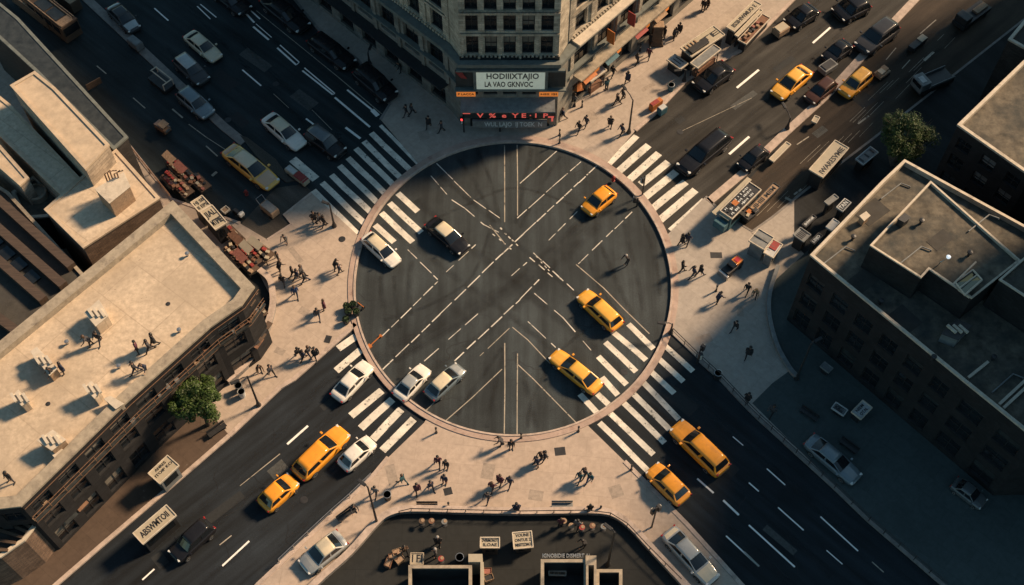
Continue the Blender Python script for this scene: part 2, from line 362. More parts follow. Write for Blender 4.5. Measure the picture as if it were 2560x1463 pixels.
road([(585, 580), (640, 520), (690, 470), (760, 460), (800, 500), (700, 620)], .009, M['bay'])
struct(MB().sheet(GP(earc(399, 370, 0, 2*math.pi, 96)[:-1]), .008).build('junction_roadway', M['circle']))
def slab(px, m, z=.13, name='pavement'): return struct(MB().prism(GP(px), -.2, z, bottom=False).build(name, m))
N_NW = [(560, -160), (737, 0), (799, 79), (895, 151), (975, 262), (952, 300), (1048, 412)]
N_NE = [(1516, 410), (1588, 328), (1633, 289), (1715, 203), (1849, 130), (1900, 85), (1984, 0), (2160, -160)]
slab(N_NW+arc((1048, 412), (1516, 410))+N_NE, M['pave_n'])
S_SW = [(520, 1610), (645, 1463), (772, 1344), (875, 1248), (937, 1186), (971, 1145), (1060, 1059)]
S_SE = [(1471, 1067), (1561, 1155), (1647, 1241), (1715, 1310), (1853, 1463), (1990, 1610)]
slab(S_SW+arc((1060, 1059), (1471, 1067))+S_SE, M['pave_s'])
W_NW = [(895, 590), (779, 484), (710, 539), (729, 562), (669, 601), (600, 560), (430, 500), (285, 316), (148, 160), (0, 20), (-150, -130)]
W_SW = [(574, 1090), (700, 970), (734, 950), (889, 812)]
W_S2 = [(-20, 1620), (141, 1463), (254, 1365), (395, 1245), (574, 1090)]
slab(W_NW+[(-500, 300), (-500, 1150), (480, 980)]+W_SW+arc((889, 812), (895, 590))[1:-1], M['pave'])
slab([(-500, 1150)]+W_S2+[(480, 980)], M['pave_b'], .131)
E_NE = [(1677, 580), (1764, 493), (1812, 540), (1880, 580), (1930, 545), (2010, 480), (2180, 350), (2560, 50), (2800, -150)]
E_SE = [(2520, 1610), (2358, 1463), (2169, 1300), (2083, 1217), (1894, 1045), (1860, 1011), (1798, 945), (1750, 903), (1674, 831)]
slab(E_NE+[(3200, 300), (3200, 1610)]+E_SE+arc((1674, 831), (1677, 580))[1:-1], M['pave_e'])
def kerb(px, w=.34, h=.165, m='kerb'): return struct(MB().strip(GP(px), w, 0, h).build('kerb', M[m]))
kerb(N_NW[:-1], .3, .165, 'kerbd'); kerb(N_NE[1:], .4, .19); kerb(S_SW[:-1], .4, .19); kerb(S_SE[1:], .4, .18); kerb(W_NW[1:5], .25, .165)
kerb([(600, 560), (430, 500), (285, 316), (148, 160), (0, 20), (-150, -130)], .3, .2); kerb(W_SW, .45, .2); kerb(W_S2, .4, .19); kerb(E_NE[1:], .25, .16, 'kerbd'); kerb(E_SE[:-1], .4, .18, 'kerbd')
struct(MB().strip(GP([(1772, 506), (1860, 432), (1960, 336), (2066, 240), (2240, 50), (2400, -120)]), .9, 0, .16).build('traffic_island', M['kerb']))
struct(MB().strip(GP([(60, -150), (235, 15), (300, 75), (450, 215), (560, 318), (610, 358)]), 1.0, 0, .14).build('traffic_island', M['kerbd']))
struct(MB().prism(GP([(600, 340), (618, 345), (690, 400), (712, 430), (742, 452), (716, 458), (680, 430), (640, 392)]), 0, .141).build('traffic_island', M['bay']))
# the stone ring round the junction: two stepped bands
def ring(r0, r1, z0, z1, name, m, a0=0, a1=2*math.pi, n=128):
    A = GP(earc(*r0, a0, a1, n)); B = GP(earc(*r1, a0, a1, n)); mb = MB()
    mb.loft([[Vector((a.x, a.y, z0)), Vector((b.x, b.y, z0)), Vector((b.x, b.y, z1)), Vector((a.x, a.y, z1))] for a, b in zip(A, B)], cap=False)
    return struct(mb.build(name, m))
ring((413, 383), (399, 369.5), -.1, .20, 'kerb_ring', M['ring']); ring((399, 369.5), (394, 365), -.1, .27, 'kerb_ring', M['kerb'])
struct(MB().sheet(GP([(560, 1700), (792, 1458), (875, 1386), (943, 1312), (978, 1288), (1029, 1280), (1300, 1286), (1468, 1284), (1526, 1290), (1571, 1318), (1629, 1380), (1740, 1500), (1880, 1700)]), .136).build('darkened_courtyard_paving', M['court']))  # courtyard shade is put into this sheet's colour
struct(MB().sheet(GP([(650, 690), (676, 740), (676, 780), (655, 835), (620, 895), (566, 950), (515, 1005), (440, 1078), (330, 1176), (190, 1296), (60, 1392), (-60, 1470), (-200, 1300), (640, 640)]), .137).build('darkened_forecourt_paving', M['court']))  # dark sheet, drawn out along the frontage to paint its black shade
struct(MB().sheet(GP([(1940, 700), (1922, 740), (1925, 800), (1950, 880), (2000, 960), (2080, 1010), (2330, 1230), (2560, 1420), (2900, 1500), (2900, 1000), (2300, 700), (2050, 600)]), .140).build('darkened_forecourt_paving', M['slate']))
struct(MB().sheet(GP([(1880, 1010), (1930, 960), (1978, 925), (2110, 1000), (2400, 1180), (2900, 1400), (3000, 1700), (2600, 1690), (2352, 1452), (2163, 1289), (2077, 1206)]), .136).build('darkened_forecourt_paving', M['slate']))
def bar(mb, a, b, w, z):     # marking from pixel a to pixel b, w metres wide
    mb.flat([G(*a), G(*b)], w, z)
# crosswalks
def crosswalk(bars, w, z=.015):
    mb = MB()
    for q in bars:
        a, b = q[0], q[1]; ww = q[2] if len(q) > 2 else w
        A, B = G(*a), G(*b); n = max(1, int((B-A).length/2.))
        pts = [A+(B-A)*(i/n)+Vector((random.uniform(-.03, .03), random.uniform(-.03, .03), 0)) for i in range(n+1)]
        mb.flat(pts, ww, z)
    return struct(mb.build('crosswalk', M['white']))
crosswalk([((951, 314), (1046, 410), .42), ((928, 333), (1026, 426)), ((909, 354), (1004, 447)), ((890, 371), (986, 465)), ((870, 395), (966, 488)), ((849, 414), (944, 508)), ((828, 438), (930, 534)), ((806, 457), (914, 562)), ((784, 476), (893, 585)),
           ((938, 563), (986, 606)), ((954, 532), (1031, 606)), ((974, 508), (1053, 582)), ((995, 484), (1045, 529)), ((731, 398), (790, 448), .95)], .66)
crosswalk([((1522, 410), (1592, 340), .72), ((1547, 428), (1622, 363)), ((1573, 450), (1647, 384)), ((1602, 462), (1671, 405)), ((1609, 497), (1691, 430)), ((1631, 522), (1715, 455)), ((1650, 551), (1738, 475)), ((1677, 577), (1762, 500), .7)], .84)
crosswalk([((1571, 810), (1634, 873)), ((1655, 859), (1733, 928)), ((1531, 829), (1616, 901)), ((1642, 893), (1709, 955)), ((1514, 856), (1590, 930)), ((1621, 924), (1686, 984)), ((1495, 892), (1566, 962)), ((1600, 948), (1698, 1049)), ((1504, 944), (1544, 988)), ((1575, 977), (1675, 1075)), ((1494, 985), (1521, 1011)), ((1551, 1000), (1662, 1107)), ((1450, 986), (1495, 1034)), ((1523, 1032), (1634, 1137)), ((1499, 1057), (1620, 1178))], .58)
crosswalk([((846, 872), (889, 842)), ((840, 928), (902, 875)), ((861, 952), (912, 907)), ((877, 1040), (955, 977)), ((901, 1071), (981, 998)), ((932, 1099), (1004, 1023)), ((956, 1126), (1035, 1047))], .76)
# lane lines inside the circle
mb = MB()
def dashes(pts, w, dash=1.6, gap=.45, z=.016, jit=.25, mbx=None):
    P = GP(pts); t = random.uniform(0, .5); 
    for i in range(len(P)-1):
        d = (P[i+1]-P[i]); L = d.length; d.normalize(); s = 0
        while s < L-.15:
            e = min(L, s+dash*random.uniform(.7, 1.3)); a = P[i]+d*s; b = P[i]+d*e; n = Vector((-d.y, d.x, 0))*random.uniform(-.03, .03)
            (mbx or mb).flat([a+n, b+n], w*random.uniform(.5, .85), z); s = e+gap*random.uniform(.4, 1.6)
def solid(pts, w, z=.016): mb.flat([p+Vector((random.uniform(-.04, .04), random.uniform(-.04, .04), 0)) for p in GP(pts)], w, z)
dashes([(957, 924), (1100, 786), (1253, 637), (1310, 584), (1447, 457), (1495, 412)], .17, 1.5, .25)
dashes([(1136, 903), (1300, 749), (1348, 699)], .16, 1.5, .3); dashes([(1060, 903), (1195, 785)], .14, 2.2, .9); dashes([(1279, 690), (1317, 656)], .14); dashes([(1372, 601), (1461, 512)], .14, 1.2, .5)
dashes([(955, 842), (1095, 704)], .14, 1.3, .5); dashes([(1115, 680), (1190, 612)], .13, 1.5, .7); dashes([(1019, 625), (1095, 699)], .13, 2, .4)
dashes([(1077, 440), (1129, 500), (1163, 522), (1211, 563), (1263, 590)], .13, 1.5, .6); dashes([(1091, 409), (1184, 500), (1249, 546)], .12, 2.5, .3)
dashes([(1446, 660), (1588, 522)], .14, 1.5, .4); dashes([(1300, 459), (1392, 378)], .13, 6, .2); dashes([(1293, 546), (1389, 460), (1458, 400)], .13, 2, .5); dashes([(1334, 632), (1440, 732)], .15, 1.4, .3)
dashes([(1324, 644), (1385, 696)], .15, .9, .4); dashes([(1336, 733), (1406, 793), (1478, 876)], .13, 1.8, .8); dashes([(1320, 804), (1389, 869)], .13, 2.4, .6)
dashes([(1250, 570), (1300, 620)], .2, .35, .35); dashes([(1232, 585), (1280, 625)], .2, .3, .4); dashes([(1340, 640), (1375, 680)], .16, .3, .4)
struct(mb.build('lane_markings', M['line'])); mb = MB()
for x0, x1, y0, y1 in ((1261, 1262, 364, 556), (1293, 1293, 362, 540), (1261, 1261, 858, 1085), (1293, 1293, 885, 1088)): solid([(x0, y0), ((x0+x1)/2+.6, (y0+y1)/2), (x1, y1)], .10)
solid([(1281, 818), (1320, 850), (1375, 910)], .09); dashes([(1274, 821), (1200, 891)], .10, 3, .4); solid([(1255, 924), (1180, 995), (1112, 1055)], .09); solid([(1293, 910), (1336, 950), (1447, 1064)], .10)
solid([(1440, 661), (1509, 721), (1560, 772), (1623, 835)], .10); solid([(1060, 1031), (1090, 1003)], .08); solid([(1224, 563), (1262, 610)], .1)
struct(mb.build('lane_markings', M['thin'])); mb = MB()
# lane dashes of the four arms
for a, b, w in [((386, 21), (421, 52), .16), ((606, 175), (653, 215), .17), ((493, 16), (526, 48), .13), ((501, 11), (541, 44), .13), ((610, 29), (636, 57), .22), ((624, 24), (650, 48), .18), ((633, 67), (672, 100), .24), ((640, 60), (679, 94), .1), ((693, 120), (741, 163), .22), ((700, 113), (748, 156), .14), ((741, 163), (748, 156), .1), ((756, 177), (832, 237), .2), ((761, 170), (837, 234), .15), ((832, 237), (837, 234), .12), ((837, 244), (925, 318), .24), ((868, 225), (930, 275), .22), ((930, 275), (945, 290), .5), ((765, 297), (797, 321), .2), ((864, 319), (901, 347), .28),
                (( 1842, 220), (1897, 175), .27), ((1823, 386), (1873, 342), .27), ((2032, 108), (2076, 69), .25), ((718, 1111), (770, 1065), .22), ((556, 1415), (623, 1353), .17), ((356, 1450), (386, 1423), .15),
                ((1743, 1197), (1784, 1233), .18), ((1808, 1251), (1847, 1288), .2), ((1872, 1207), (1897, 1229), .13), ((1815, 1340), (1897, 1416), .14), ((1917, 1172), (1963, 1213), .12), ((1945, 1269), (2009, 1326), .13), ((1872, 1313), (1987, 1418), .16), ((2051, 1292), (2145, 1378), .13), ((2066, 1376), (2106, 1411), .1), ((1860, 1380), (1898, 1416), .13), ((1832, 1092), (1858, 1114), .1), ((2235, 1191), (2315, 1257), .12)]: bar(mb, a, b, w, .02)
struct(mb.build('lane_markings', mat('fresh_road_paint', (.82, .80, .75), .6, var=.12, scale=2))); mb = MB()
for a, b, w in [((242, 165), (266, 185), .13), ((333, 245), (363, 271), .13), ((431, 273), (457, 295), .18), ((472, 311), (515, 343), .1), ((515, 343), (563, 374), .08), ((515, 365), (544, 391), .14), ((641, 27), (844, 192), .07), ((844, 192), (954, 285), .09), ((530, 440), (542, 430), .3), ((650, 1175), (700, 1135), .09), ((600, 1215), (650, 1175), .06), ((549, 1363), (579, 1339), .1), ((86, 1420), (125, 1386), .1), ((110, 1439), (161, 1392), .1), ((130, 1384), (180, 1340), .08), ((2180, 1405), (2209, 1431), .1), ((2296, 1179), (2344, 1221), .1), ((2190, 1248), (2290, 1335), .08), ((2224, 1242), (2270, 1282), .08), ((2272, 1152), (2300, 1175), .08),
                ((1963, 494), (1984, 505), .3), ((1985, 487), (2003, 473), .2), ((2145, 310), (2172, 290), .2), ((1992, 362), (2022, 342), .12), ((2300, 85), (2340, 50), .12), ((2255, 172), (2275, 150), .1), ((2215, 150), (2240, 120), .09), ((2310, 152), (2334, 130), .3), ((780, 275), (830, 325), .06), ((684, 235), (722, 270), .05), ((1700, 330), (1880, 245), .05)]: bar(mb, a, b, w, .0195)
for i in range(7): dashes([(1840+i*26, 560-i*10), (2300+i*30, 130-i*22)], .05, 3, 6, .02)
struct(mb.build('lane_markings', M['thin']))
# rubber and painted shade streaks, manhole covers
for x, y in ((1700, 330), (690, 210), (570, 300), (1750, 1150), (760, 1250), (855, 598), (1560, 930)):
    o = MB().lathe([(.0, .0), (.36, .0), (.36, .012), (.30, .014), (.30, .022), (0, .022)], n=20).build('manhole_cover', M['dark'], loc=G(x, y, .135 if (x, y) == (855, 598) else .01), world=False)
    tag(o, {1700: 'round iron manhole cover in the roadway left of the large black saloon', 690: 'round iron manhole cover among the northwest lane dashes', 570: 'round iron manhole cover above the two tone taxi', 1750: 'round iron manhole cover by the long roofed taxi', 760: 'round iron manhole cover in the lane beside the amber taxis', 855: 'round black manhole cover in the pale flagstones by the northwest crosswalk', 1560: 'round iron manhole cover on the southeast crosswalk'}[x], 'manhole cover', 'manhole covers')

# tyre rubber, plus a shadow streak painted as the widest diagonal: broad faint bands, each a feathered stack of thin films
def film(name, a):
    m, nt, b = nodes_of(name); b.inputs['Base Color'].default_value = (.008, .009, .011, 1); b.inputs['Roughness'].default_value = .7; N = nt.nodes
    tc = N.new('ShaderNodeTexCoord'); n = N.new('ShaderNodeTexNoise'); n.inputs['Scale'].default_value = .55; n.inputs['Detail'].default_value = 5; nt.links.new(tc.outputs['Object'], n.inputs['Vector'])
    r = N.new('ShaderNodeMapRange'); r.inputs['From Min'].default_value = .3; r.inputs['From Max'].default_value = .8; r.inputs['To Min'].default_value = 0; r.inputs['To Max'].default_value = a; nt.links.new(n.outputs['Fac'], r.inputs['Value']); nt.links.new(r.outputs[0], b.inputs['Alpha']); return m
FILM = film('rubber_and_shade_film', .16)
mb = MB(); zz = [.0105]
def track(px, w, lay=3):
    def cr(px, n=6):
        out = []
        for i in range(len(px)-1):
            p0, p1, p2, p3 = (Vector(px[max(0, min(len(px)-1, i+k))]) for k in (-1, 0, 1, 2))
            for k in range(n): t = k/n; out.append(tuple(.5*((2*p1)+(p2-p0)*t+(2*p0-5*p1+4*p2-p3)*t*t+(3*p1-p0-3*p2+p3)*t**3)))
        return out+[px[-1]]
    for k in range(lay): mb.flat(GP(cr(px)), w*(1-.3*k), zz[0]); zz[0] += .00002
for px, w in (([(945, 905), (1120, 800), (1330, 690), (1480, 540)], 2.0), ([(1020, 960), (1180, 860), (1345, 712), (1500, 560)], 1.3), ([(985, 905), (1200, 775), (1400, 600), (1560, 470)], .9), ([(955, 560), (1120, 680), (1290, 800), (1480, 960)], 1.0), ([(1040, 500), (1200, 640), (1400, 800), (1560, 930)], 1.2), ([(1100, 440), (1240, 560), (1420, 720), (1600, 840)], .8),  # first band is a painted shadow streak, the rest tyre rubber
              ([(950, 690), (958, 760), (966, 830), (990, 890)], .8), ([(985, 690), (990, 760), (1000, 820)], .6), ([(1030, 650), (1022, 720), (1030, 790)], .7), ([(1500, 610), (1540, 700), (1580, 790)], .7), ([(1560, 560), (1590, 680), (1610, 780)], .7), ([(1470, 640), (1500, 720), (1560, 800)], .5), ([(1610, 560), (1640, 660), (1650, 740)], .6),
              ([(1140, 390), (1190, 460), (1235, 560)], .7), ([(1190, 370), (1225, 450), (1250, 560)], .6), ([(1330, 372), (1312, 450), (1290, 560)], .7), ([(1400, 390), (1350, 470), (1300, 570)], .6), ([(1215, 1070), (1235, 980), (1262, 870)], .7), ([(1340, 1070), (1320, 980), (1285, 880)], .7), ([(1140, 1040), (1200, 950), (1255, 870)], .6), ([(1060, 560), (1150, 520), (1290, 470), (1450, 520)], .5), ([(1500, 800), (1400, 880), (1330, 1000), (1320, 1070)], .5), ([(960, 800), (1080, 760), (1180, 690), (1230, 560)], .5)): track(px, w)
struct(mb.build('tyre_and_shade_marks', FILM)); mb = MB()
for px, w in (([(600, 20), (760, 170), (900, 310)], .7), ([(560, 60), (700, 200), (850, 340)], .7), ([(470, 20), (640, 190), (800, 350)], .6), ([(420, 120), (520, 240), (640, 380)], .6), ([(1560, 400), (1750, 250), (2050, 0)], .8), ([(1610, 440), (1800, 280), (2120, 10)], .8), ([(1660, 470), (1850, 310), (2160, 30)], .6), ([(1830, 520), (2080, 300), (2400, 20)], .7), ([(1870, 540), (2140, 310), (2440, 40)], .6), ([(860, 900), (700, 1080), (480, 1290), (260, 1463)], .9), ([(900, 960), (740, 1130), (520, 1330), (340, 1463)], .9), ([(960, 1040), (800, 1200), (600, 1380), (500, 1463)], .9), ([(1010, 1080), (880, 1200), (700, 1370)], .7), ([(1560, 1060), (1760, 1260), (1980, 1463)], .9), ([(1620, 1010), (1820, 1200), (2080, 1440)], .9), ([(1690, 960), (1860, 1110), (2100, 1320)], .9)): track(px, w, 2)
struct(mb.build('tyre_and_shade_marks', FILM))

road([(1985, 500), (2180, 352), (2560, 52), (2800, -145), (3000, 300), (2420, 460), (2240, 440), (2120, 560), (2050, 680), (1985, 610)], .1385, M['ground'], 'darkened_forecourt_paving')

# repairs and cracks
PATCH = mat('asphalt_repair', (.016, .019, .021), .85, var=.3, scale=5, bump=.2); PATCH2 = mat('old_asphalt_repair', (.060, .064, .062), .9, var=.35, scale=4, bump=.2); CRK = mat('bitumen_crack', (.006, .006, .007), .6)
rp = random.Random(5); mb1 = MB(); mb2 = MB(); mc = MB(); z1 = .0118
for x, y, a in [(760, 250, -42), (560, 200, -42), (640, 150, -40), (860, 300, -42), (1700, 300, 40), (1860, 250, 40), (1960, 160, 40), (2050, 330, 40), (2160, 250, 40), (700, 1180, 42), (560, 1270, 42), (820, 1010, 42), (400, 1400, 42), (1800, 1150, -44), (1950, 1350, -44), (1700, 1000, -44), (600, 300, -42)]:
    g = G(x, y); u = Vector((math.cos(R(a)), math.sin(R(a)), 0)); v = Vector((-u.y, u.x, 0)); hx, hy = rp.uniform(.5, 2.2), rp.uniform(.3, .9); z1 += .00003
    (mb1 if rp.random() < .6 else mb2).quad(*[Vector((q.x, q.y, z1)) for q in (g-u*hx-v*hy, g+u*hx-v*hy, g+u*hx+v*hy*rp.uniform(.8, 1.1), g-u*hx+v*hy)])
for k in range(70):
    x, y = rp.uniform(950, 1620), rp.uniform(420, 1050)
    if k > 38: x, y = rp.choice(((rp.uniform(500, 900), rp.uniform(50, 330)), (rp.uniform(350, 850), rp.uniform(1050, 1420)), (rp.uniform(1650, 2100), rp.uniform(1000, 1440)), (rp.uniform(1620, 2200), rp.uniform(60, 380))))
    elif ((x-ECX)/375)**2+((y-ECY)/345)**2 > 1: continue
    a = rp.uniform(0, 6.28); p = G(x, y); pts = [p]
    for j in range(rp.randint(4, 11)): a += rp.gauss(0, .5); p = p+Vector((math.cos(a), math.sin(a), 0))*rp.uniform(.25, .6); pts.append(p)
    mc.flat(pts, rp.uniform(.025, .06), .0135+k*.00001)
struct(mb1.build('asphalt_patch', PATCH)); struct(mb2.build('asphalt_patch', PATCH2)); struct(mc.build('asphalt_cracks', CRK))
mb = MB(); mg = MB()
for k, (x, y) in enumerate([(1120, 1230), (1400, 1130), (1540, 1230), (760, 780), (820, 850), (740, 640), (1790, 640), (1760, 850), (1850, 780), (1480, 290), (1620, 220), (1060, 340), (1220, 1180), (700, 880), (620, 1030), (980, 1190), (1340, 1240)]):
    g = G(x, y); a = rp.uniform(0, 3); u = Vector((math.cos(a), math.sin(a), 0)); v = Vector((-u.y, u.x, 0)); h = rp.uniform(.3, 1.1); w_ = rp.uniform(.25, .6); zq = .1345+.0001*k
    (mg if h < .45 else mb).quad(*[Vector((q.x, q.y, zq)) for q in (g-u*h-v*w_, g+u*h-v*w_, g+u*h+v*w_, g-u*h+v*w_)])
struct(mb.build('pavement_patch', mat('pavement_repair', (.30, .25, .205), .9, var=.25, scale=3))); struct(mg.build('drain_grates', M['dark']))
# ------------------------------------------------------------------ buildings
def facade(wall, p0, p1, z0, z1, nx, rows, wf, depth=.3, m=0, root=None, wins=None, x0=0., style=0):
    """wall of the building between p0 and p1 (outside on the right of p0->p1) with recessed openings"""
    p0 = Vector((p0[0], p0[1], 0)); p1 = Vector((p1[0], p1[1], 0)); L = (p1-p0).length; u = (p1-p0)/L; n = Vector((u.y, -u.x, 0))
    cw = (L-2*x0)/nx; xs = [0]; zs = [z0]
    for i in range(nx): xs += [x0+(i+.5-wf/2)*cw, x0+(i+.5+wf/2)*cw]
    for a, b in rows: zs += [a, b]
    xs.append(L); zs.append(z1); Z = Vector((0, 0, 1))
    P = lambda x, z, d=0: p0+u*x+Z*z-n*d
    for i in range(len(xs)-1):
        for k in range(len(zs)-1):
            if i % 2 and k % 2:
                a, b, c, e = xs[i], xs[i+1], zs[k], zs[k+1]
                wall.quad(P(a, c), P(a, c, depth), P(a, e, depth), P(a, e), m); wall.quad(P(b, c), P(b, e), P(b, e, depth), P(b, c, depth), m)
                wall.quad(P(a, e), P(a, e, depth), P(b, e, depth), P(b, e), m); wall.quad(P(a, c), P(b, c), P(b, c, depth), P(a, c, depth), m)
                if root is not None:
                    w = MB(); d = depth-.02; f = .07; ce = lambda x, z, dd: P(x, z, dd)
                    w.quad(P(a, c, d), P(b, c, d), P(b, e, d), P(a, e, d), 0)
                    if random.random() < .5:
                        h = random.uniform(.25, .75); w.quad(P(a, e-(e-c)*h, d-.012), P(b, e-(e-c)*h, d-.012), P(b, e, d-.012), P(a, e, d-.012), 2)
                    w.obox(P((a+b)/2, c+.05, depth-.14), (b-a)/2, .12, .05, u, m=1); w.obox(P((a+b)/2, e-.04, d-.05), (b-a)/2, .05, .04, u, m=1)
                    for x in (a+.04, b-.04): w.obox(P(x, (c+e)/2, d-.05), .04, .05, (e-c)/2-.1, u, m=1)
                    if style == 0: w.obox(P((a+b)/2, (c+e)/2, d-.04), (b-a)/2-.08, .04, .035, u, m=1); w.obox(P((a+b)/2, (c+e)/2, d-.035), .03, .03, (e-c)/2-.1, u, m=1)
                    wins.append((w, P((a+b)/2, c, 0)))
            else:
                wall.quad(P(xs[i], zs[k]), P(xs[i+1], zs[k]), P(xs[i+1], zs[k+1]), P(xs[i], zs[k+1]), m)
def building(name, label, cat, poly, z, wall, roof, par=None, cop='coping', facades={}, z0=0., grp=None, parth=.3, style=0):
    """poly: world outline at roof level; facades {edge: (columns, rows, width fraction)}; every window is a part"""
    if area(poly) < 0: raise SystemExit('clockwise '+label)
    c = sum((Vector((p[0], p[1], 0)) for p in poly), Vector())/len(poly)
    root = thing(name, label, cat, (c.x, c.y, z0), group=grp); w = MB(); wins = []; n = len(poly); zt = z+(par or 0)
    for i in range(n):
        a, b = poly[i], poly[(i+1) % n]
        if i in facades:
            nx, rows, wf = facades[i][:3]; facade(w, a, b, z0, zt-.02, nx, rows, wf, root=root, wins=wins, style=style)
        else: w.quad((a[0], a[1], z0), (b[0], b[1], z0), (b[0], b[1], zt-.02), (a[0], a[1], zt-.02))
    w.build('wall', wall, root)
    MB().sheet(inset(poly, .02), z).build('roof', roof, root)
    if par:
        i1 = inset(poly, parth); o1 = inset(poly, -.08); pm = MB()
        rings = [[Vector((o1[j].x, o1[j].y, zt-.22)), Vector((o1[j].x, o1[j].y, zt)), Vector((i1[j].x, i1[j].y, zt)), Vector((i1[j].x, i1[j].y, z-.05))] for j in range(n)]
        rings.append(rings[0]); pm.loft(rings, cap=False, closed=False); pm.build('parapet', M[cop], root)
    for w, p in wins: w.build('window', [M['glass'], M['dark'], M['blind']], root)
    return root
def ccw(px, z): 
    p = GP(px, z); return p if area(p) > 0 else list(reversed(p))
def part(root, name, m, fn, **k):
    mb = MB(); fn(mb); return mb.build(name, m, root, **k)
# --- corner building at the top
zc, zt = 10.4, 20.2
FL, FR = G(1158, 316), G(1391, 316); wl = (G(875, 62)-G(1143, 271)); wl = Vector((wl.x, wl.y, 0)).normalized(); wr = (G(1740, 0)-G(1415, 285)); wr = Vector((wr.x, wr.y, 0)).normalized()
BL = FL+wl*5.2+Vector((0, 0, 0)); 
c1 = FL+Vector((-1.4, 2.2, 0)); c2 = FR+Vector((1.3, 2.2, 0)); e1 = c1+wl*46; e2 = c2+wr*46; far = Vector(((e1.x+e2.x)/2, max(e1.y, e2.y)+14, 0))
top = thing('corner_office_building', 'tall grey stone corner office block with a cream lettered sign over its lit entrance', 'building', ((FL.x+FR.x)/2, FL.y+8, 0))
low = MB(); wins = []; outline = [FL, FR, c2, e2, far, e1, c1]
rowsP = [(1.0, 4.3), (5.6, 9.6)]
facade(low, FL, FR, 0, zc, 5, [(5.2, 6.6)], .7, .4, root=top, wins=wins)
facade(low, c2, e2, 0, zc, 12, [(.6, 3.6), (5.5, 9.8)], .7, .5, root=top, wins=wins); facade(low, e1, c1, 0, zc, 12, [(.6, 4.2), (5.2, 9.9)], .62, .5, root=top, wins=wins)
for a, b in ((FR, c2), (c1, FL), (e2, far), (far, e1)): low.quad((a.x, a.y, 0), (b.x, b.y, 0), (b.x, b.y, zc), (a.x, a.y, zc))
low.build('podium_wall', M['podium'], top)
up = MB(); in1 = [FL+Vector((.1, .25, 0)), FR+Vector((-.1, .25, 0)), c2+Vector((-.25, .3, 0)), e2+Vector((-.3, .3, 0)), far, e1+Vector((.3, .3, 0)), c1+Vector((.25, .3, 0))]
rowsU = [(11.1, 13.6), (14.3, 16.5), (17.2, 19.3)]
facade(up, in1[0], in1[1], zc, zt, 5, rowsU, .66, .45, root=top, wins=wins, x0=.3); facade(up, in1[2], in1[3], zc, zt, 13, rowsU, .52, .45, root=top, wins=wins); facade(up, in1[5], in1[6], zc, zt, 13, rowsU, .52, .45, root=top, wins=wins)
for a, b in ((in1[1], in1[2]), (in1[6], in1[0]), (in1[3], in1[4]), (in1[4], in1[5])): up.quad((a.x, a.y, zc), (b.x, b.y, zc), (b.x, b.y, zt), (a.x, a.y, zt))
up.build('tower_wall', M['wall_t'], top)
for w, p in wins: w.build('window', [M['glass'], M['dark'], M['blind']], top)
part(top, 'roof', M['roof_k'], lambda q: q.sheet(inset(outline, .3), zt+.02))
def band(q, pts, d0, d1, z0, z1):
    A = offset(pts, d0); B = offset(pts, d1)
    q.loft([[Vector((a.x, a.y, z0)), Vector((b.x, b.y, z0)), Vector((b.x, b.y, z1)), Vector((a.x, a.y, z1))] for a, b in zip(A, B)])
path = [e1, c1, FL, FR, c2, e2]
ux = Vector((1, 0, 0)); uz = Vector((0, 0, 1)); mid = (FL+FR)/2
def pilasters(a, b, nx, x0, z0_, z1_, w_, d_, m_):
    a, b = Vector((a.x, a.y, 0)), Vector((b.x, b.y, 0)); L = (b-a).length; u = (b-a)/L; n_ = Vector((u.y, -u.x, 0))
    for i in range(nx+1): part(top, 'pilaster', m_, lambda q: q.obox(a+u*(x0+(L-2*x0)*i/nx)+n_*d_/2+Vector((0, 0, (z0_+z1_)/2)), w_/2, d_/2, (z1_-z0_)/2, u))
def dentils(a, b, z_, step, m_):
    a, b = Vector((a.x, a.y, 0)), Vector((b.x, b.y, 0)); L = (b-a).length; u = (b-a)/L; n_ = Vector((u.y, -u.x, 0)); part(top, 'dentil_course', m_, lambda q: [q.obox(a+u*(step*(i+.5))+n_*.16+Vector((0, 0, z_)), step*.27, .16, .13, u) for i in range(int(L/step))]+[q.obox((a+b)/2+n_*.06+Vector((0, 0, z_+.17)), L/2, .06, .03, u)])
pilasters(in1[0], in1[1], 5, .3, zc+.15, 13.7, .3, .10, M['wall_t']); pilasters(in1[2], in1[3], 13, 0, zc+.4, zt-.3, .55, .16, M['wall_t']); pilasters(in1[5], in1[6], 13, 0, zc+.2, zt-.3, .5, .16, M['wall_t'])
pilasters(c2, e2, 12, 0, 5.3, 9.9, .5, .22, M['wall_t']); pilasters(e1, c1, 12, 0, 4.6, 9.8, .5, .22, M['podium'])
for a_, b_ in ((in1[0], in1[1]), (in1[2], in1[3]), (in1[5], in1[6])): dentils(a_, b_, 10.86, .42, M['wall_t']); dentils(a_, b_, 16.95, .42, M['wall_t'])
part(top, 'glazed_frieze', M['glass'], lambda q: [q.obox(mid+Vector((-4.2+2.1*i, -.02, 10.7)), .9, .06, .22, ux) for i in range(5)])
for d, cm, hh in ((2.6, 'orange', 4.2), (6.4, 'teal', 4.1), (11.5, 'red', 4.2), (15, 'tan', 4.1), (20, 'orange', 4.2), (26, 'teal', 4.2)):
    p = c2+wr*d; nn = Vector((wr.y, -wr.x, 0)); part(top, 'shop_awning', M[cm], lambda q: q.obox(p+nn*.55+Vector((0, 0, hh-.3)), 1.0, .5, .03, wr, w=(Vector((0, 0, 1))+nn*.5).normalized()))
    part(top, 'lit_shop_window', M['lit'], lambda q: q.obox(p+wr*1.8+nn*.04+Vector((0, 0, 2.9)), .7, .03, .35, wr))
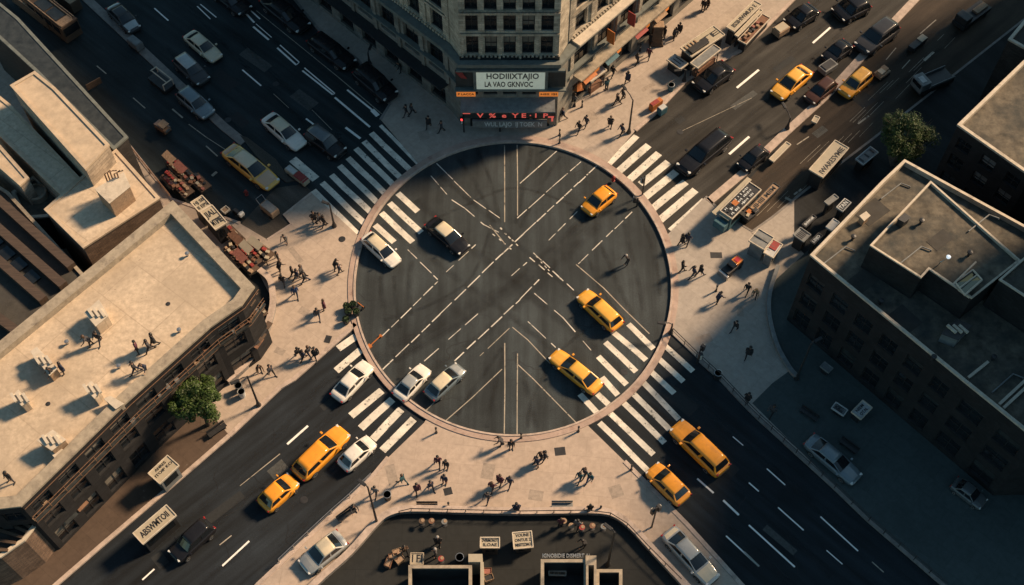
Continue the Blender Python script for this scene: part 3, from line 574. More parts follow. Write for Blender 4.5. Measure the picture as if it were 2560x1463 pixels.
part(top, 'cornice', M['cornice'], lambda q: (band(q, path, .3, -.75, zc-.35, zc+.12), band(q, path, .2, -.45, zc-.75, zc-.352)))
part(top, 'cornice', M['coping'], lambda q: band(q, [c2+wr*.2, e2], .1, -.95, zc+.125, zc+.34))
part(top, 'ledge', M['cornice'], lambda q: (band(q, path, .1, -.5, 6.55, 6.8)))
part(top, 'canopy', M['parapet'], lambda q: band(q, [c2+wr*.6, e2], 0, -1.15, 5.0, 5.22))
part(top, 'canopy', M['dark'], lambda q: band(q, [e1, c1], 0, -1.3, 4.3, 4.5))
part(top, 'cornice', M['wall_t'], lambda q: [band(q, [in1[i], in1[j]], 0, -.16, z, z+.3) for i, j in ((5, 6), (0, 1), (2, 3)) for z in (13.75, 16.62)])
sg = part(top, 'entrance_sign', M['signw'], lambda q: q.obox(mid+Vector((.1, -.62, 8.15)), 3.55, .09, 1.32, ux))
part(top, 'sign_frame', M['cornice'], lambda q: (q.obox(mid+Vector((.1, -.6, 9.6)), 5.6, .2, .12, ux), q.obox(mid+Vector((.1, -.6, 6.72)), 5.8, .3, .1, ux), q.obox(mid+Vector((-3.62, -.6, 8.15)), .14, .16, 1.33, ux), q.obox(mid+Vector((3.82, -.6, 8.15)), .14, .16, 1.33, ux)))
for x in (-4.7, 4.9): part(top, 'side_panel', M['shop'], lambda q: q.obox(mid+Vector((x, -.4, 8.15)), .9, .1, 1.2, ux))
part(top, 'red_pennant', M['red'], lambda q: q.add([mid+Vector((-5.6, -.55, 9.3)), mid+Vector((-4.9, -.55, 9.25)), mid+Vector((-4.4, -.55, 8.3)), mid+Vector((-5.0, -.55, 8.4)), mid+Vector((-5.6, -.62, 9.3)), mid+Vector((-4.9, -.62, 9.25)), mid+Vector((-4.4, -.62, 8.3)), mid+Vector((-5.0, -.62, 8.4))], [(0, 1, 2, 3), (7, 6, 5, 4), (0, 4, 5, 1), (2, 6, 7, 3), (1, 5, 6, 2), (3, 7, 4, 0)]))
text('lettering', 'HODIIIXTAJIO', mid+Vector((.3, -.73, 8.78)), ux, uz, 1.15, M['ink'], top, fit=5.4)
text('lettering', 'LA VAO GKNVOC', mid+Vector((-.1, -.73, 7.55)), ux, uz, 1.1, M['ink'], top, fit=5.0)
for x, s in ((-4.6, 'P LACCA'), (4.1, 'HIII ISI')):
    part(top, 'lit_sign', M['lit'], lambda q: q.obox(mid+Vector((x, -.5, 5.9)), 1.0, .08, .36, ux)); text('lettering', s, mid+Vector((x, -.6, 5.9)), ux, uz, .42, M['ink'], top, fit=1.7)
part(top, 'awning', M['mgrey'], lambda q: q.add([mid+Vector((-5.2, 0, 4.7)), mid+Vector((4.8, 0, 4.7)), mid+Vector((4.8, -1.5, 4.15)), mid+Vector((-5.2, -1.5, 4.15)), mid+Vector((-5.2, -1.5, 3.95)), mid+Vector((4.8, -1.5, 3.95)), mid+Vector((4.8, 0, 4.3)), mid+Vector((-5.2, 0, 4.3))], [(0, 1, 2, 3), (3, 2, 5, 4), (4, 5, 6, 7), (0, 3, 4, 7), (1, 6, 5, 2)]))
part(top, 'fascia', M['shop'], lambda q: q.obox(mid+Vector((0, -1.1, 3.2)), 4.9, .1, .45, ux))
text('neon_lettering', 'V  %  e  Y E · I  P', mid+Vector((.3, -1.23, 3.2)), ux, uz, .95, M['neon'], top, fit=7.6)
part(top, 'neon_panel', M['neon'], lambda q: (q.obox(mid+Vector((4.4, -1.22, 3.0)), .32, .03, .10, ux), q.obox(mid+Vector((4.55, -1.22, 2.6)), .1, .03, .3, ux), q.obox(mid+Vector((-4.6, -1.22, 3.6)), .4, .03, .08, ux)))
part(top, 'lower_sign', M['mgrey'], lambda q: q.obox(mid+Vector((0, -1.25, 1.95)), 4.0, .12, .55, ux))
text('lettering', 'WUL LAJO  IJ TOEK  N', mid+Vector((.4, -1.39, 1.95)), ux, uz, .95, M['chalk'], top, fit=6.2)
part(top, 'entrance_door', M['glass'], lambda q: [q.obox(mid+Vector((x, -.04, 1.2)), .9, .04, 1.15, ux) for x in (-3.4, -1.2, 1.2, 3.4)])
for d, cm in ((5.5, 'orange'), (9.0, 'red'), (17, 'teal')):
    p = c2+wr*d; nn = Vector((wr.y, -wr.x, 0)); part(top, 'flag', M[cm], lambda q: q.obox(p+nn*.9+Vector((0, 0, 7.9)), .05, .5, .9, wr))
# --- large sandy roof on the left, with its south-east frontage
Z1 = 9.5
P1 = [(432, 503), (-140, 968), (-260, 1300), (51, 1264), (316, 1003), (522, 818), (602, 762), (634, 717)]
B1 = ccw(P1, Z1+.75)
E = {i: (a, b) for i, (a, b) in enumerate(zip(B1, B1[1:]+B1[:1]))}
fac = {}
for i, (a, b) in E.items():
    L = (Vector(b)-Vector(a)).length
    if L > 2.2 and (b[0]-a[0]) > 0: fac[i] = (max(1, int(L/2.4)), [(.5, 3.0), (4.2, 6.4), (7.3, 8.9)], .66)
flat = building('flat_roofed_block', 'large low block with a wide sandy flat roof and people standing on it', 'building', B1, Z1, M['wall_k'], M['roof_l'], .75, 'parapet', fac, parth=.95)  # black walls take the place of shade on this frontage
ed = [p for p in GP(P1[3:], Z1)]
def rail(q, off, z, r=.05, posts=True):
    pts = offset(ed, off); pts = [Vector((p.x, p.y, z)) for p in pts]; q.tube(pts, r, 6)
    if posts:
        for i in range(len(pts)-1):
            n = max(1, int((pts[i+1]-pts[i]).length/1.6))
            for k in range(n): p = pts[i].lerp(pts[i+1], k/n); q.tube([p-Vector((0, 0, 1.0)), p], .035, 5)
def terrace(q, a, b, z0, z1):
    A = offset(ed, a); Bq = offset(ed, b); q.loft([[Vector((p.x, p.y, z0)), Vector((o.x, o.y, z0)), Vector((o.x, o.y, z1)), Vector((p.x, p.y, z1))] for p, o in zip(A, Bq)])
s = -1 if (offset(ed, 1)[2]-Vector((B1[0].x, B1[0].y, 0))).length < (offset(ed, -1)[2]-Vector((B1[0].x, B1[0].y, 0))).length else 1
part(flat, 'terrace', M['shop'], lambda q: terrace(q, s*.0, s*.8, 6.95, 7.1))
for o_, z_ in ((.76, 8.1), (.77, 7.6), (.5, 9.4), (.3, 8.7), (.62, 6.6)): part(flat, 'railing', M['copper'], lambda q: rail(q, s*o_, z_, .032, z_ in (8.1, 4.75)))
for k in range(52):
    i = random.randrange(len(ed)-1); t = random.random(); zz, off_ = random.choice(((7.11, .25), (7.11, .5))); o_ = offset(ed, s*off_); p = o_[i].lerp(o_[i+1], t); d = (ed[i+1]-ed[i]); d.z = 0
    part(flat, 'planter_box', M[random.choice(('wood', 'brownbox', 'tan', 'mgrey', 'dark', 'dark', 'shop', 'shop'))], lambda q: q.obox(p+Vector((0, 0, zz+.15)), random.uniform(.08, .3), random.uniform(.08, .16), .15, d))
for k in range(18):         # short awnings, signs and struts along the frontage
    i = random.randrange(len(ed)-1); t = random.random(); zz, off_ = random.choice(((6.4, .3), (3.1, .35), (2.9, .5), (8.6, .25))); o_ = offset(ed, s*off_); p = o_[i].lerp(o_[i+1], t); d = (ed[i+1]-ed[i]); d.z = 0
    part(flat, 'shop_awning', M[random.choice(('wood', 'copper', 'wood', 'brownbox', 'dark', 'shop'))], lambda q: q.obox(p+Vector((0, 0, zz)), random.uniform(.3, .9), random.uniform(.12, .3), .025, d, w=Vector((0, -.35, 1)).normalized()))
# --- stepped sandy roofs on the upper left
def block(name, label, px, z, roof='roof_b', wall='wall_l', par=.35, cop='coping', fac={}, z0=0, parth=.25, grp=None): return building(name, label, 'building', ccw(px, z+(par or 0)), z, M[wall], M[roof], par, cop, fac, z0, grp, parth)
bA = block('narrow_warehouse', 'long narrow warehouse with a sandy roof in two bays beside the northwest road', [(27, 213), (86, 179), (137, 220), (271, 361), (213, 421)], 11.5, par=.12, cop='roof_b')
block('low_frontage_block', 'long dark flat slab roof between the narrow sandy warehouse and the northwest road', [(-60, -40), (45, 45), (318, 342), (284, 372), (88, 176), (-60, 40)], 8.5, 'shop', 'wall_d', .08, 'cornice')
block('shaded_sandy_roof_block', 'low sandy roof half in teal shade left of the long narrow warehouse', [(-40, 210), (25, 262), (199, 446), (153, 486), (-40, 300)], 8.6, 'roof_l', par=.1, cop='roof_b')
bC = block('square_sandy_block', 'square sandy roofed block carrying a crate like plant room, behind the largest roof', [(112, 523), (213, 434), (290, 374), (398, 495), (208, 618)], 8.8, 'roof_l', 'wall_b', .1, 'roof_b', fac={})
def pxbox(root, name, px, z0, z1, m, bevel=.03):
    p = ccw(px, z1); mb = MB(); mb.prism(p, z0, z1); return mb.build(name, m, root, bevel=bevel)
def small(name, label, cat, px, z0, z1, m, grp=None, extra=None, bevel=.03):
    p = ccw(px, z1); c = sum((Vector((q.x, q.y, 0)) for q in p), Vector())/len(p); r = thing(name, label, cat, (c.x, c.y, z0), group=grp)
    MB().prism(p, z0, z1).build('body', m, r, bevel=bevel)
    MB().prism(inset(p, -.06), z1+.002, z1+.07).build('cap', M['coping'] if m in (M['roof_l'], M['tan'], M['wall_l']) else M['dark'], r, bevel=.015)
    if extra: extra(r, p, c)
    return r
small('rooftop_plant_room', 'tan boxy plant room with rusty pipes on the square sandy roof', 'plant room', [(239, 474), (309, 433), (325, 467), (274, 508)], 8.81, 11.0, M['tan'], extra=lambda r, p, c: [MB().tube([c+Vector((-1.1+.3*k, 1.1, 8.9)), c+Vector((-1.0+.3*k, 1.2, 11.6+.2*(k % 3))), c+Vector((-.4+.3*k, 1.4, 11.9))], .07, 6).build('pipe', M['copper'], r) for k in range(5)])
block('left_edge_block', 'small sandy roof at the left edge of the view above a round roof vent', [(-60, 330), (0, 364), (70, 444), (50, 462), (0, 418), (-60, 380)], 8.8, 'roof_b', par=.1, cop='roof_b')
lw = block('sunken_plant_block', 'low dark roof with a big round vent in a gap between sandy roofs', [(30, 480), (84, 440), (160, 500), (118, 540), (62, 545)], 5.5, 'roof_d', 'wall_d', .3)
part(lw, 'roof_vent', M['parapet'], lambda q: q.lathe([(.2, 5.5), (1.05, 5.5), (1.05, 6.2), (.85, 6.3), (.85, 5.9), (0, 5.9)], G(95, 490, 5.5).xy.to_3d(), 24), smooth=False)
wb = block('ridged_roof_block', 'dark block with long brown roof ridges at the left edge behind the largest roof', [(-80, 420), (20, 480), (212, 690), (160, 735), (-80, 930)], 7.2, 'roof_k', 'wall_d', .2, 'parapet')
part(wb, 'roof_ridge', M['ridge'], lambda q: [q.obox((G(x0, y0, 7.6)+G(x1, y1, 7.6))/2, (G(x0, y0, 7.6)-G(x1, y1, 7.6)).length/2, .42, .38, G(x1, y1, 7.6)-G(x0, y0, 7.6)) for x0, y0, x1, y1 in ((-40, 468, 180, 668), (-40, 540, 160, 716), (-40, 620, 110, 752), (-40, 770, 70, 850))])
part(wb, 'skylight', M['glass'], lambda q: [q.obox(G(x, y, 7.3), .7, .9, .12, (1, -.9, 0)) for x, y in ((10, 640), (40, 668), (72, 700), (-20, 610))])
# rooftop things of the largest roof
def fins(r, p, c):
    for k in range(3): MB().obox(c+Vector((-.5+.5*k, 0, p[0].z+.16)), .12, .5, .09, (1, .8, 0)).build('vent_slat', M['coping'], r)
small('rooftop_hatch', 'square sandy hatch with a chipped lid in the middle left of the largest roof', 'roof hatch', [(213, 783), (247, 752), (270, 790), (240, 815)], Z1+.01, Z1+1.5, M['roof_l'], 'rooftop hatches', fins)
small('rooftop_crate', 'long striped timber crate standing on the largest roof by two people', 'crate', [(78, 880), (92, 870), (142, 922), (124, 938)], Z1+.01, Z1+1.2, M['tan'], None, fins)
small('rooftop_hatch', 'stepped pale hatch near the lower left corner of the largest roof', 'roof hatch', [(95, 1102), (132, 1077), (163, 1100), (130, 1126)], Z1+.01, Z1+1.4, M['tan'], 'rooftop hatches', fins)
small('rooftop_box', 'small tan ramp box just below the stepped pale roof hatch', 'roof box', [(124, 1128), (140, 1116), (178, 1138), (150, 1158)], Z1+.01, Z1+.6, M['roof_l'], None)
small('rooftop_hatch', 'small sandy hatch with two slats near the left edge of the largest roof', 'roof hatch', [(32, 990), (46, 977), (70, 1005), (55, 1014)], Z1+.01, Z1+1.3, M['roof_l'], 'rooftop hatches', fins)
small('rooftop_box', 'pale low box beside the frontage parapet of the largest roof', 'roof box', [(262, 998), (276, 992), (308, 1010), (290, 1022)], Z1+.01, Z1+.9, M['roof_l'], None)
small('rooftop_hatch', 'cream topped hatch with a red side near the frontage of the largest roof', 'roof hatch', [(213, 968), (228, 955), (250, 978), (236, 995)], Z1+.01, Z1+1.5, M['roof_l'], 'rooftop hatches', fins)
# --- right side: two level roof with a penthouse
Z2 = 11.0
bR = building('two_level_office_block', 'dark brick office block whose stained grey roof carries a raised storey and a bright coping', 'building', ccw([(2028, 637), (2207, 452), (2262, 400), (2700, 640), (2800, 1100), (2600, 1104), (2410, 950)], Z2+.6), Z2, M['wall_d'], M['roof_d'], .6, 'coping', {}, parth=.2)
pB = ccw([(2028, 637), (2207, 452), (2262, 400), (2700, 640), (2800, 1100), (2600, 1104), (2410, 950)], Z2+.6)
bpy.data.objects.remove([o for o in bR.children if o.name.startswith('wall')][0])
w = MB(); wins = []
for i in range(len(pB)):
    a, b = pB[i], pB[(i+1) % len(pB)]; L = (Vector(b)-Vector(a)).length
    if b[0] > a[0] and L > 3 and b[1] < a[1]: facade(w, a, b, 0, Z2+.5, int(L/2.7), [(.7, 3.0), (4.0, 6.1), (7.2, 9.2)], .62, .3, root=bR, wins=wins)
    else: w.quad((a.x, a.y, 0), (b.x, b.y, 0), (b.x, b.y, Z2+.5), (a.x, a.y, Z2+.5))
w.build('wall', M['wall_k'], bR)
for w, p in wins: w.build('window', [M['glass'], M['dark'], M['shop']], bR)
def pent(name, px, z1, par=.3, roofm='roof_d'):
    p = ccw(px, z1+par); mb = MB(); n = len(p)
    for i in range(n): a, b = p[i], p[(i+1) % n]; mb.quad((a.x, a.y, Z2), (b.x, b.y, Z2), (b.x, b.y, z1+par-.02), (a.x, a.y, z1+par-.02))
    o = mb.build(name, M['wall_k'], bR); MB().sheet(inset(p, .02), z1).build('roof', M[roofm], bR)
    i1 = inset(p, .14); o1 = inset(p, -.04); pm = MB(); rr = [[Vector((o1[j].x, o1[j].y, z1+par-.15)), Vector((o1[j].x, o1[j].y, z1+par)), Vector((i1[j].x, i1[j].y, z1+par)), Vector((i1[j].x, i1[j].y, z1-.04))] for j in range(n)]
    rr.append(rr[0]); pm.loft(rr, cap=False, closed=False); pm.build('parapet', M['coping'], bR)
pent('raised_storey', [(2176, 613), (2327, 453), (2550, 650), (2430, 745), (2323, 672), (2303, 694)], 14.2)
pent('raised_storey', [(2499, 698), (2565, 640), (2760, 760), (2700, 830)], 15.0)
part(bR, 'roof_curb', M['coping'], lambda q: [q.obox((G(a, b, Z2+.12)+G(c_, d, Z2+.12))/2, (G(a, b, Z2)-G(c_, d, Z2)).length/2, .12, .12, G(c_, d, Z2)-G(a, b, Z2)) for a, b, c_, d in ((2497, 1012, 2640, 880), (2508, 1021, 2650, 890), (2420, 945, 2470, 905))])
sk = thing('rooftop_skylight', 'sloping glass skylight with a pale steel frame on the dark stained roof', 'skylight', G(2415, 708, 14.2)); 
part(sk, 'glass', M['glass'], lambda q: q.add([G(2388, 706, 14.3), G(2432, 675, 14.3), G(2455, 700, 15.4), G(2412, 738, 15.4), G(2388, 706, 14.22), G(2432, 675, 14.22), G(2455, 700, 14.22), G(2412, 738, 14.22)], [(0, 1, 2, 3), (0, 4, 5, 1), (1, 5, 6, 2), (2, 6, 7, 3), (3, 7, 4, 0)]))
part(sk, 'frame', M['coping'], lambda q: [q.tube([G(*a), G(*b)], .09, 6) for a, b in (((2388, 706, 14.35), (2432, 675, 14.35)), ((2432, 675, 14.35), (2455, 700, 15.45)), ((2455, 700, 15.45), (2412, 738, 15.45)), ((2412, 738, 15.45), (2388, 706, 14.35)), ((2400, 720, 14.9), (2443, 688, 14.9)), ((2382, 712, 14.4), (2440, 655, 14.4)), ((2396, 725, 14.3), (2424, 745, 14.3)))])
ml = thing('rooftop_lamp', 'small floodlight on a bent mast on the raised grey roof', 'roof lamp', G(2344, 664, 14.22)); part(ml, 'mast', M['steel'], lambda q: q.tube([G(2344, 664, 14.2), G(2352, 655, 15.0), G(2370, 645, 15.6)], .05, 6)); part(ml, 'lamp_head', M['lampw'], lambda q: q.lathe([(0, 0), (.16, .05), (.2, .2), (.1, .3), (0, .3)], G(2370, 645, 15.5), 10))
small('rooftop_air_unit', 'twin grey air handling unit on the lower part of the stained roof', 'air unit', [(2355, 835), (2392, 800), (2428, 815), (2395, 850)], Z2+.01, Z2+1.3, M['mgrey'], 'rooftop air units', fins)
small('rooftop_air_unit', 'rust coloured air unit by the cream coping of the stained roof', 'air unit', [(2150, 541), (2165, 531), (2174, 540), (2160, 552)], Z2+.01, Z2+.9, M['tan'], 'rooftop air units')
small('rooftop_air_unit', 'black air unit at the corner of the raised grey roof', 'air unit', [(2245, 548), (2262, 535), (2275, 545), (2260, 556)], 14.21, 15.1, M['dark'], 'rooftop air units')
bU = block('windowed_brick_block', 'dark brick block with rows of square windows behind the right hand tree', [(2396, 311), (2560, 152), (2760, 60), (2960, 400), (2580, 440)], 12.0, 'roof_d', 'wall_d', .55, 'coping', parth=.25)
pU = ccw([(2396, 311), (2560, 152), (2760, 60), (2960, 400), (2580, 440)], 12.55)
bpy.data.objects.remove([o for o in bU.children if o.name.startswith('wall')][0]); w = MB(); wins = []
for i in range(len(pU)):
    a, b = pU[i], pU[(i+1) % len(pU)]; L = (Vector(b)-Vector(a)).length
    if b[0] > a[0] and b[1] < a[1]: facade(w, a, b, 0, 12.5, max(2, int(L/2.5)), [(.8, 3.0), (4.2, 6.0), (7.0, 8.7), (9.6, 11.2)], .55, .3, root=bU, wins=wins)
    else: w.quad((a.x, a.y, 0), (b.x, b.y, 0), (b.x, b.y, 12.5), (a.x, a.y, 12.5))
w.build('wall', M['wall_k'], bU)
for w, p in wins: w.build('window', [M['glass'], M['dark'], M['mgrey']], bU)
block('far_right_block', 'corner of a pale coped roof at the upper right edge of the view', [(2523, 97), (2570, 40), (2760, -60), (2900, 60), (2600, 140)], 9.0, 'roof_k', 'wall_d', .4)
for x, y, z, k in ((2130, 600, Z2, 0), (2100, 640, Z2, 1), (2200, 760, Z2, 0), (2260, 800, Z2, 2), (2330, 900, Z2, 0), (2160, 700, Z2, 2), (2300, 560, 14.2, 0), (2350, 600, 14.2, 2), (2420, 640, 14.2, 0), (2290, 640, 14.2, 1), (2480, 900, Z2, 0), (2520, 960, Z2, 1), (2460, 560, 14.2, 1), (2240, 480, Z2, 1), (2180, 530, Z2, 2)):
    g = G(x, y, z)
    if k == 0: part(bR, 'roof_vent', M['dark'], lambda q: q.lathe([(.12, z), (.12, z+.5), (.24, z+.52), (.24, z+.66), (0, z+.72)], (g.x, g.y, 0), 10))
    elif k == 1: part(bR, 'roof_pipe', M['mgrey'], lambda q: q.tube([g+Vector((-1.6, -.9, .14)), g+Vector((.6, .9, .14)), g+Vector((1.4, .5, .14)), g+Vector((1.4, .5, .02))], .07, 6))
    else: part(bR, 'roof_patch', M['roof_k'], lambda q: q.obox(g+Vector((0, 0, .012)), random.uniform(.8, 1.8), random.uniform(.6, 1.2), .012, (1, .78, 0)))
for x, y, k in ((470, 640, 0), (420, 760, 1), (300, 920, 0), (120, 1010, 1), (450, 830, 0), (560, 650, 1), (170, 860, 0)):
    g = G(x, y, Z1)
    if k == 0: part(flat, 'roof_vent', M['steel'], lambda q: q.lathe([(.1, Z1), (.1, Z1+.35), (.2, Z1+.37), (.2, Z1+.48), (0, Z1+.52)], (g.x, g.y, 0), 10))
    elif k == 1: part(flat, 'roof_drain', M['dark'], lambda q: q.lathe([(0, Z1+.004), (.22, Z1+.004), (.2, Z1+.03), (0, Z1+.05)], (g.x, g.y, 0), 12))
    else: part(flat, 'roof_patch', M['roof_b'], lambda q: q.obox(g+Vector((0, 0, .008)), random.uniform(.8, 2.2), random.uniform(.5, 1.3), .008, (1, .78, 0)))
# unseen towers, added east of the view only to shade its right side
def tower(label, px, h, nx):
    p = ccw(px, 0); f = {i: (nx, [(z, z+2.0) for z in range(2, int(h)-3, 4)], .5) for i in range(len(p)) if p[(i+1) % len(p)][0] > p[i][0]}
    return building('shade_tower', label, 'building', p, h, M['wall_d'], M['roof_k'], .6, 'parapet', {}, style=1)
tower('unseen tower added for shade, standing east of the two level office block', [(2740, 600), (3150, 600), (3150, 1400), (2740, 1400)], 34, 6)
tower('unseen tower added for shade, standing beyond the windowed brick block', [(2800, -160), (3150, -160), (3150, 130), (2800, 130)], 28, 6)
# --- rooftops and light wells along the bottom
bB = thing('courtyard_pavilion', 'low courtyard building with pale copings round two black light wells at the bottom edge', 'building', G(1150, 1470, 0))
def wellbox(px0, px1, y0, y1, z):
    """walls with a pale coping round an open well"""
    o_ = ccw([(px0, y0), (px1, y0), (px1, y1), (px0, y1)], z); i_ = inset(o_, .28); n = 4
    mb = MB(); mb.loft([[Vector((o_[j % n].x, o_[j % n].y, 0)), Vector((o_[j % n].x, o_[j % n].y, z)), Vector((i_[j % n].x, i_[j % n].y, z)), Vector((i_[j % n].x, i_[j % n].y, z-.2))] for j in range(n+1)], cap=False, closed=False); mb.build('well_coping', M['parapet'], bB)
    mb = MB(); mb.loft([[Vector((i_[j % n].x, i_[j % n].y, z-.2)), Vector((i_[j % n].x, i_[j % n].y, .2))] for j in range(n+1)], cap=False, closed=False); mb.build('well_wall', M['shop'], bB)
    MB().sheet(i_, .25).build('well_floor', M['shop'], bB)
wellbox(1021, 1180, 1413, 1640, 3.2); wellbox(1490, 1556, 1423, 1640, 3.0); wellbox(1352, 1468, 1398, 1640, 3.6)
part(bB, 'pier', M['cream'], lambda q: (q.prism(ccw([(1171, 1385), (1206, 1385), (1206, 1405), (1171, 1405)], 3.4), 0, 3.4), q.prism(ccw([(1201, 1405), (1209, 1405), (1209, 1600), (1201, 1600)], 3.42), 0, 3.42)))
part(bB, 'pier', M['parapet'], lambda q: (q.prism(ccw([(1464, 1389), (1491, 1389), (1491, 1413), (1464, 1413)], 3.8), 0, 3.8), q.prism(ccw([(1485, 1413), (1491, 1413), (1491, 1600), (1485, 1600)], 3.82), 0, 3.82), q.prism(ccw([(1465, 1413), (1471, 1413), (1471, 1600), (1465, 1600)], 3.81), 0, 3.81)))
text('lettering', 'IGNOBIDIE DISMERT AI', G(1415, 1390, 3.3), ux, (0, .7, .7), .5, M['chalk'], bB, fit=4.0)
cb = block('corner_shed_block', 'timber battened shed roof at the lower left corner of the view', [(-60, 1160), (0, 1240), (92, 1308), (60, 1350), (0, 1392), (-60, 1420)], 5.5, 'roof_k', 'wall_b', .2)
part(cb, 'roof_batten', M['wood'], lambda q: [q.obox((G(a, b, 5.75)+G(c_, d, 5.75))/2, (G(a, b, 5.7)-G(c_, d, 5.7)).length/2, .12, .14, G(c_, d, 5.7)-G(a, b, 5.7)) for a, b, c_, d in ((-20, 1262, 74, 1318), (-20, 1290, 66, 1330), (-20, 1320, 56, 1344), (-20, 1350, 40, 1358), (-20, 1376, 20, 1376))])
# low walls that curve round the forecourts
def lowwall(label, px, w=.5, h=.85, m='kerb', cap=True):
    pts = GP(px); c = sum(pts, Vector())/len(pts); r = thing('low_wall', label, 'wall', (c.x, c.y, 0))
    part(r, 'base', M['kerbd'], lambda q: q.strip(pts, w, 0, h-.1)); part(r, 'coping', M[m], lambda q: q.strip(pts, w+.12, h-.098, h)); return r
def smooth(px, n=5):
    out = []
    for i in range(len(px)-1):
        p0, p1, p2, p3 = (Vector(px[max(0, min(len(px)-1, i+k))]) for k in (-1, 0, 1, 2))
        for k in range(n):
            t = k/n; out.append(tuple(.5*((2*p1)+(p2-p0)*t+(2*p0-5*p1+4*p2-p3)*t*t+(3*p1-p0-3*p2+p3)*t**3)))
    return out+[px[-1]]
lowwall('curved pale wall in front of the shops of the largest roofed block', smooth([(651, 684), (676, 706), (684, 735), (684, 778), (664, 842), (628, 908), (571, 961)]))
lowwall('long pale wall that curves round the dark southern courtyard', smooth([(680, 1580), (792, 1463), (875, 1388), (943, 1312), (978, 1288), (1029, 1279), (1160, 1282), (1300, 1285), (1400, 1284), (1468, 1283), (1526, 1289), (1571, 1317), (1629, 1379), (1740, 1500), (1840, 1620)]), .5, .8)
lowwall('curved grey wall at the edge of the shaded eastern forecourt', smooth([(1943, 672), (1922, 740), (1921, 800), (1940, 870), (1970, 925), (1990, 948)]), .28, .7, 'mgrey')
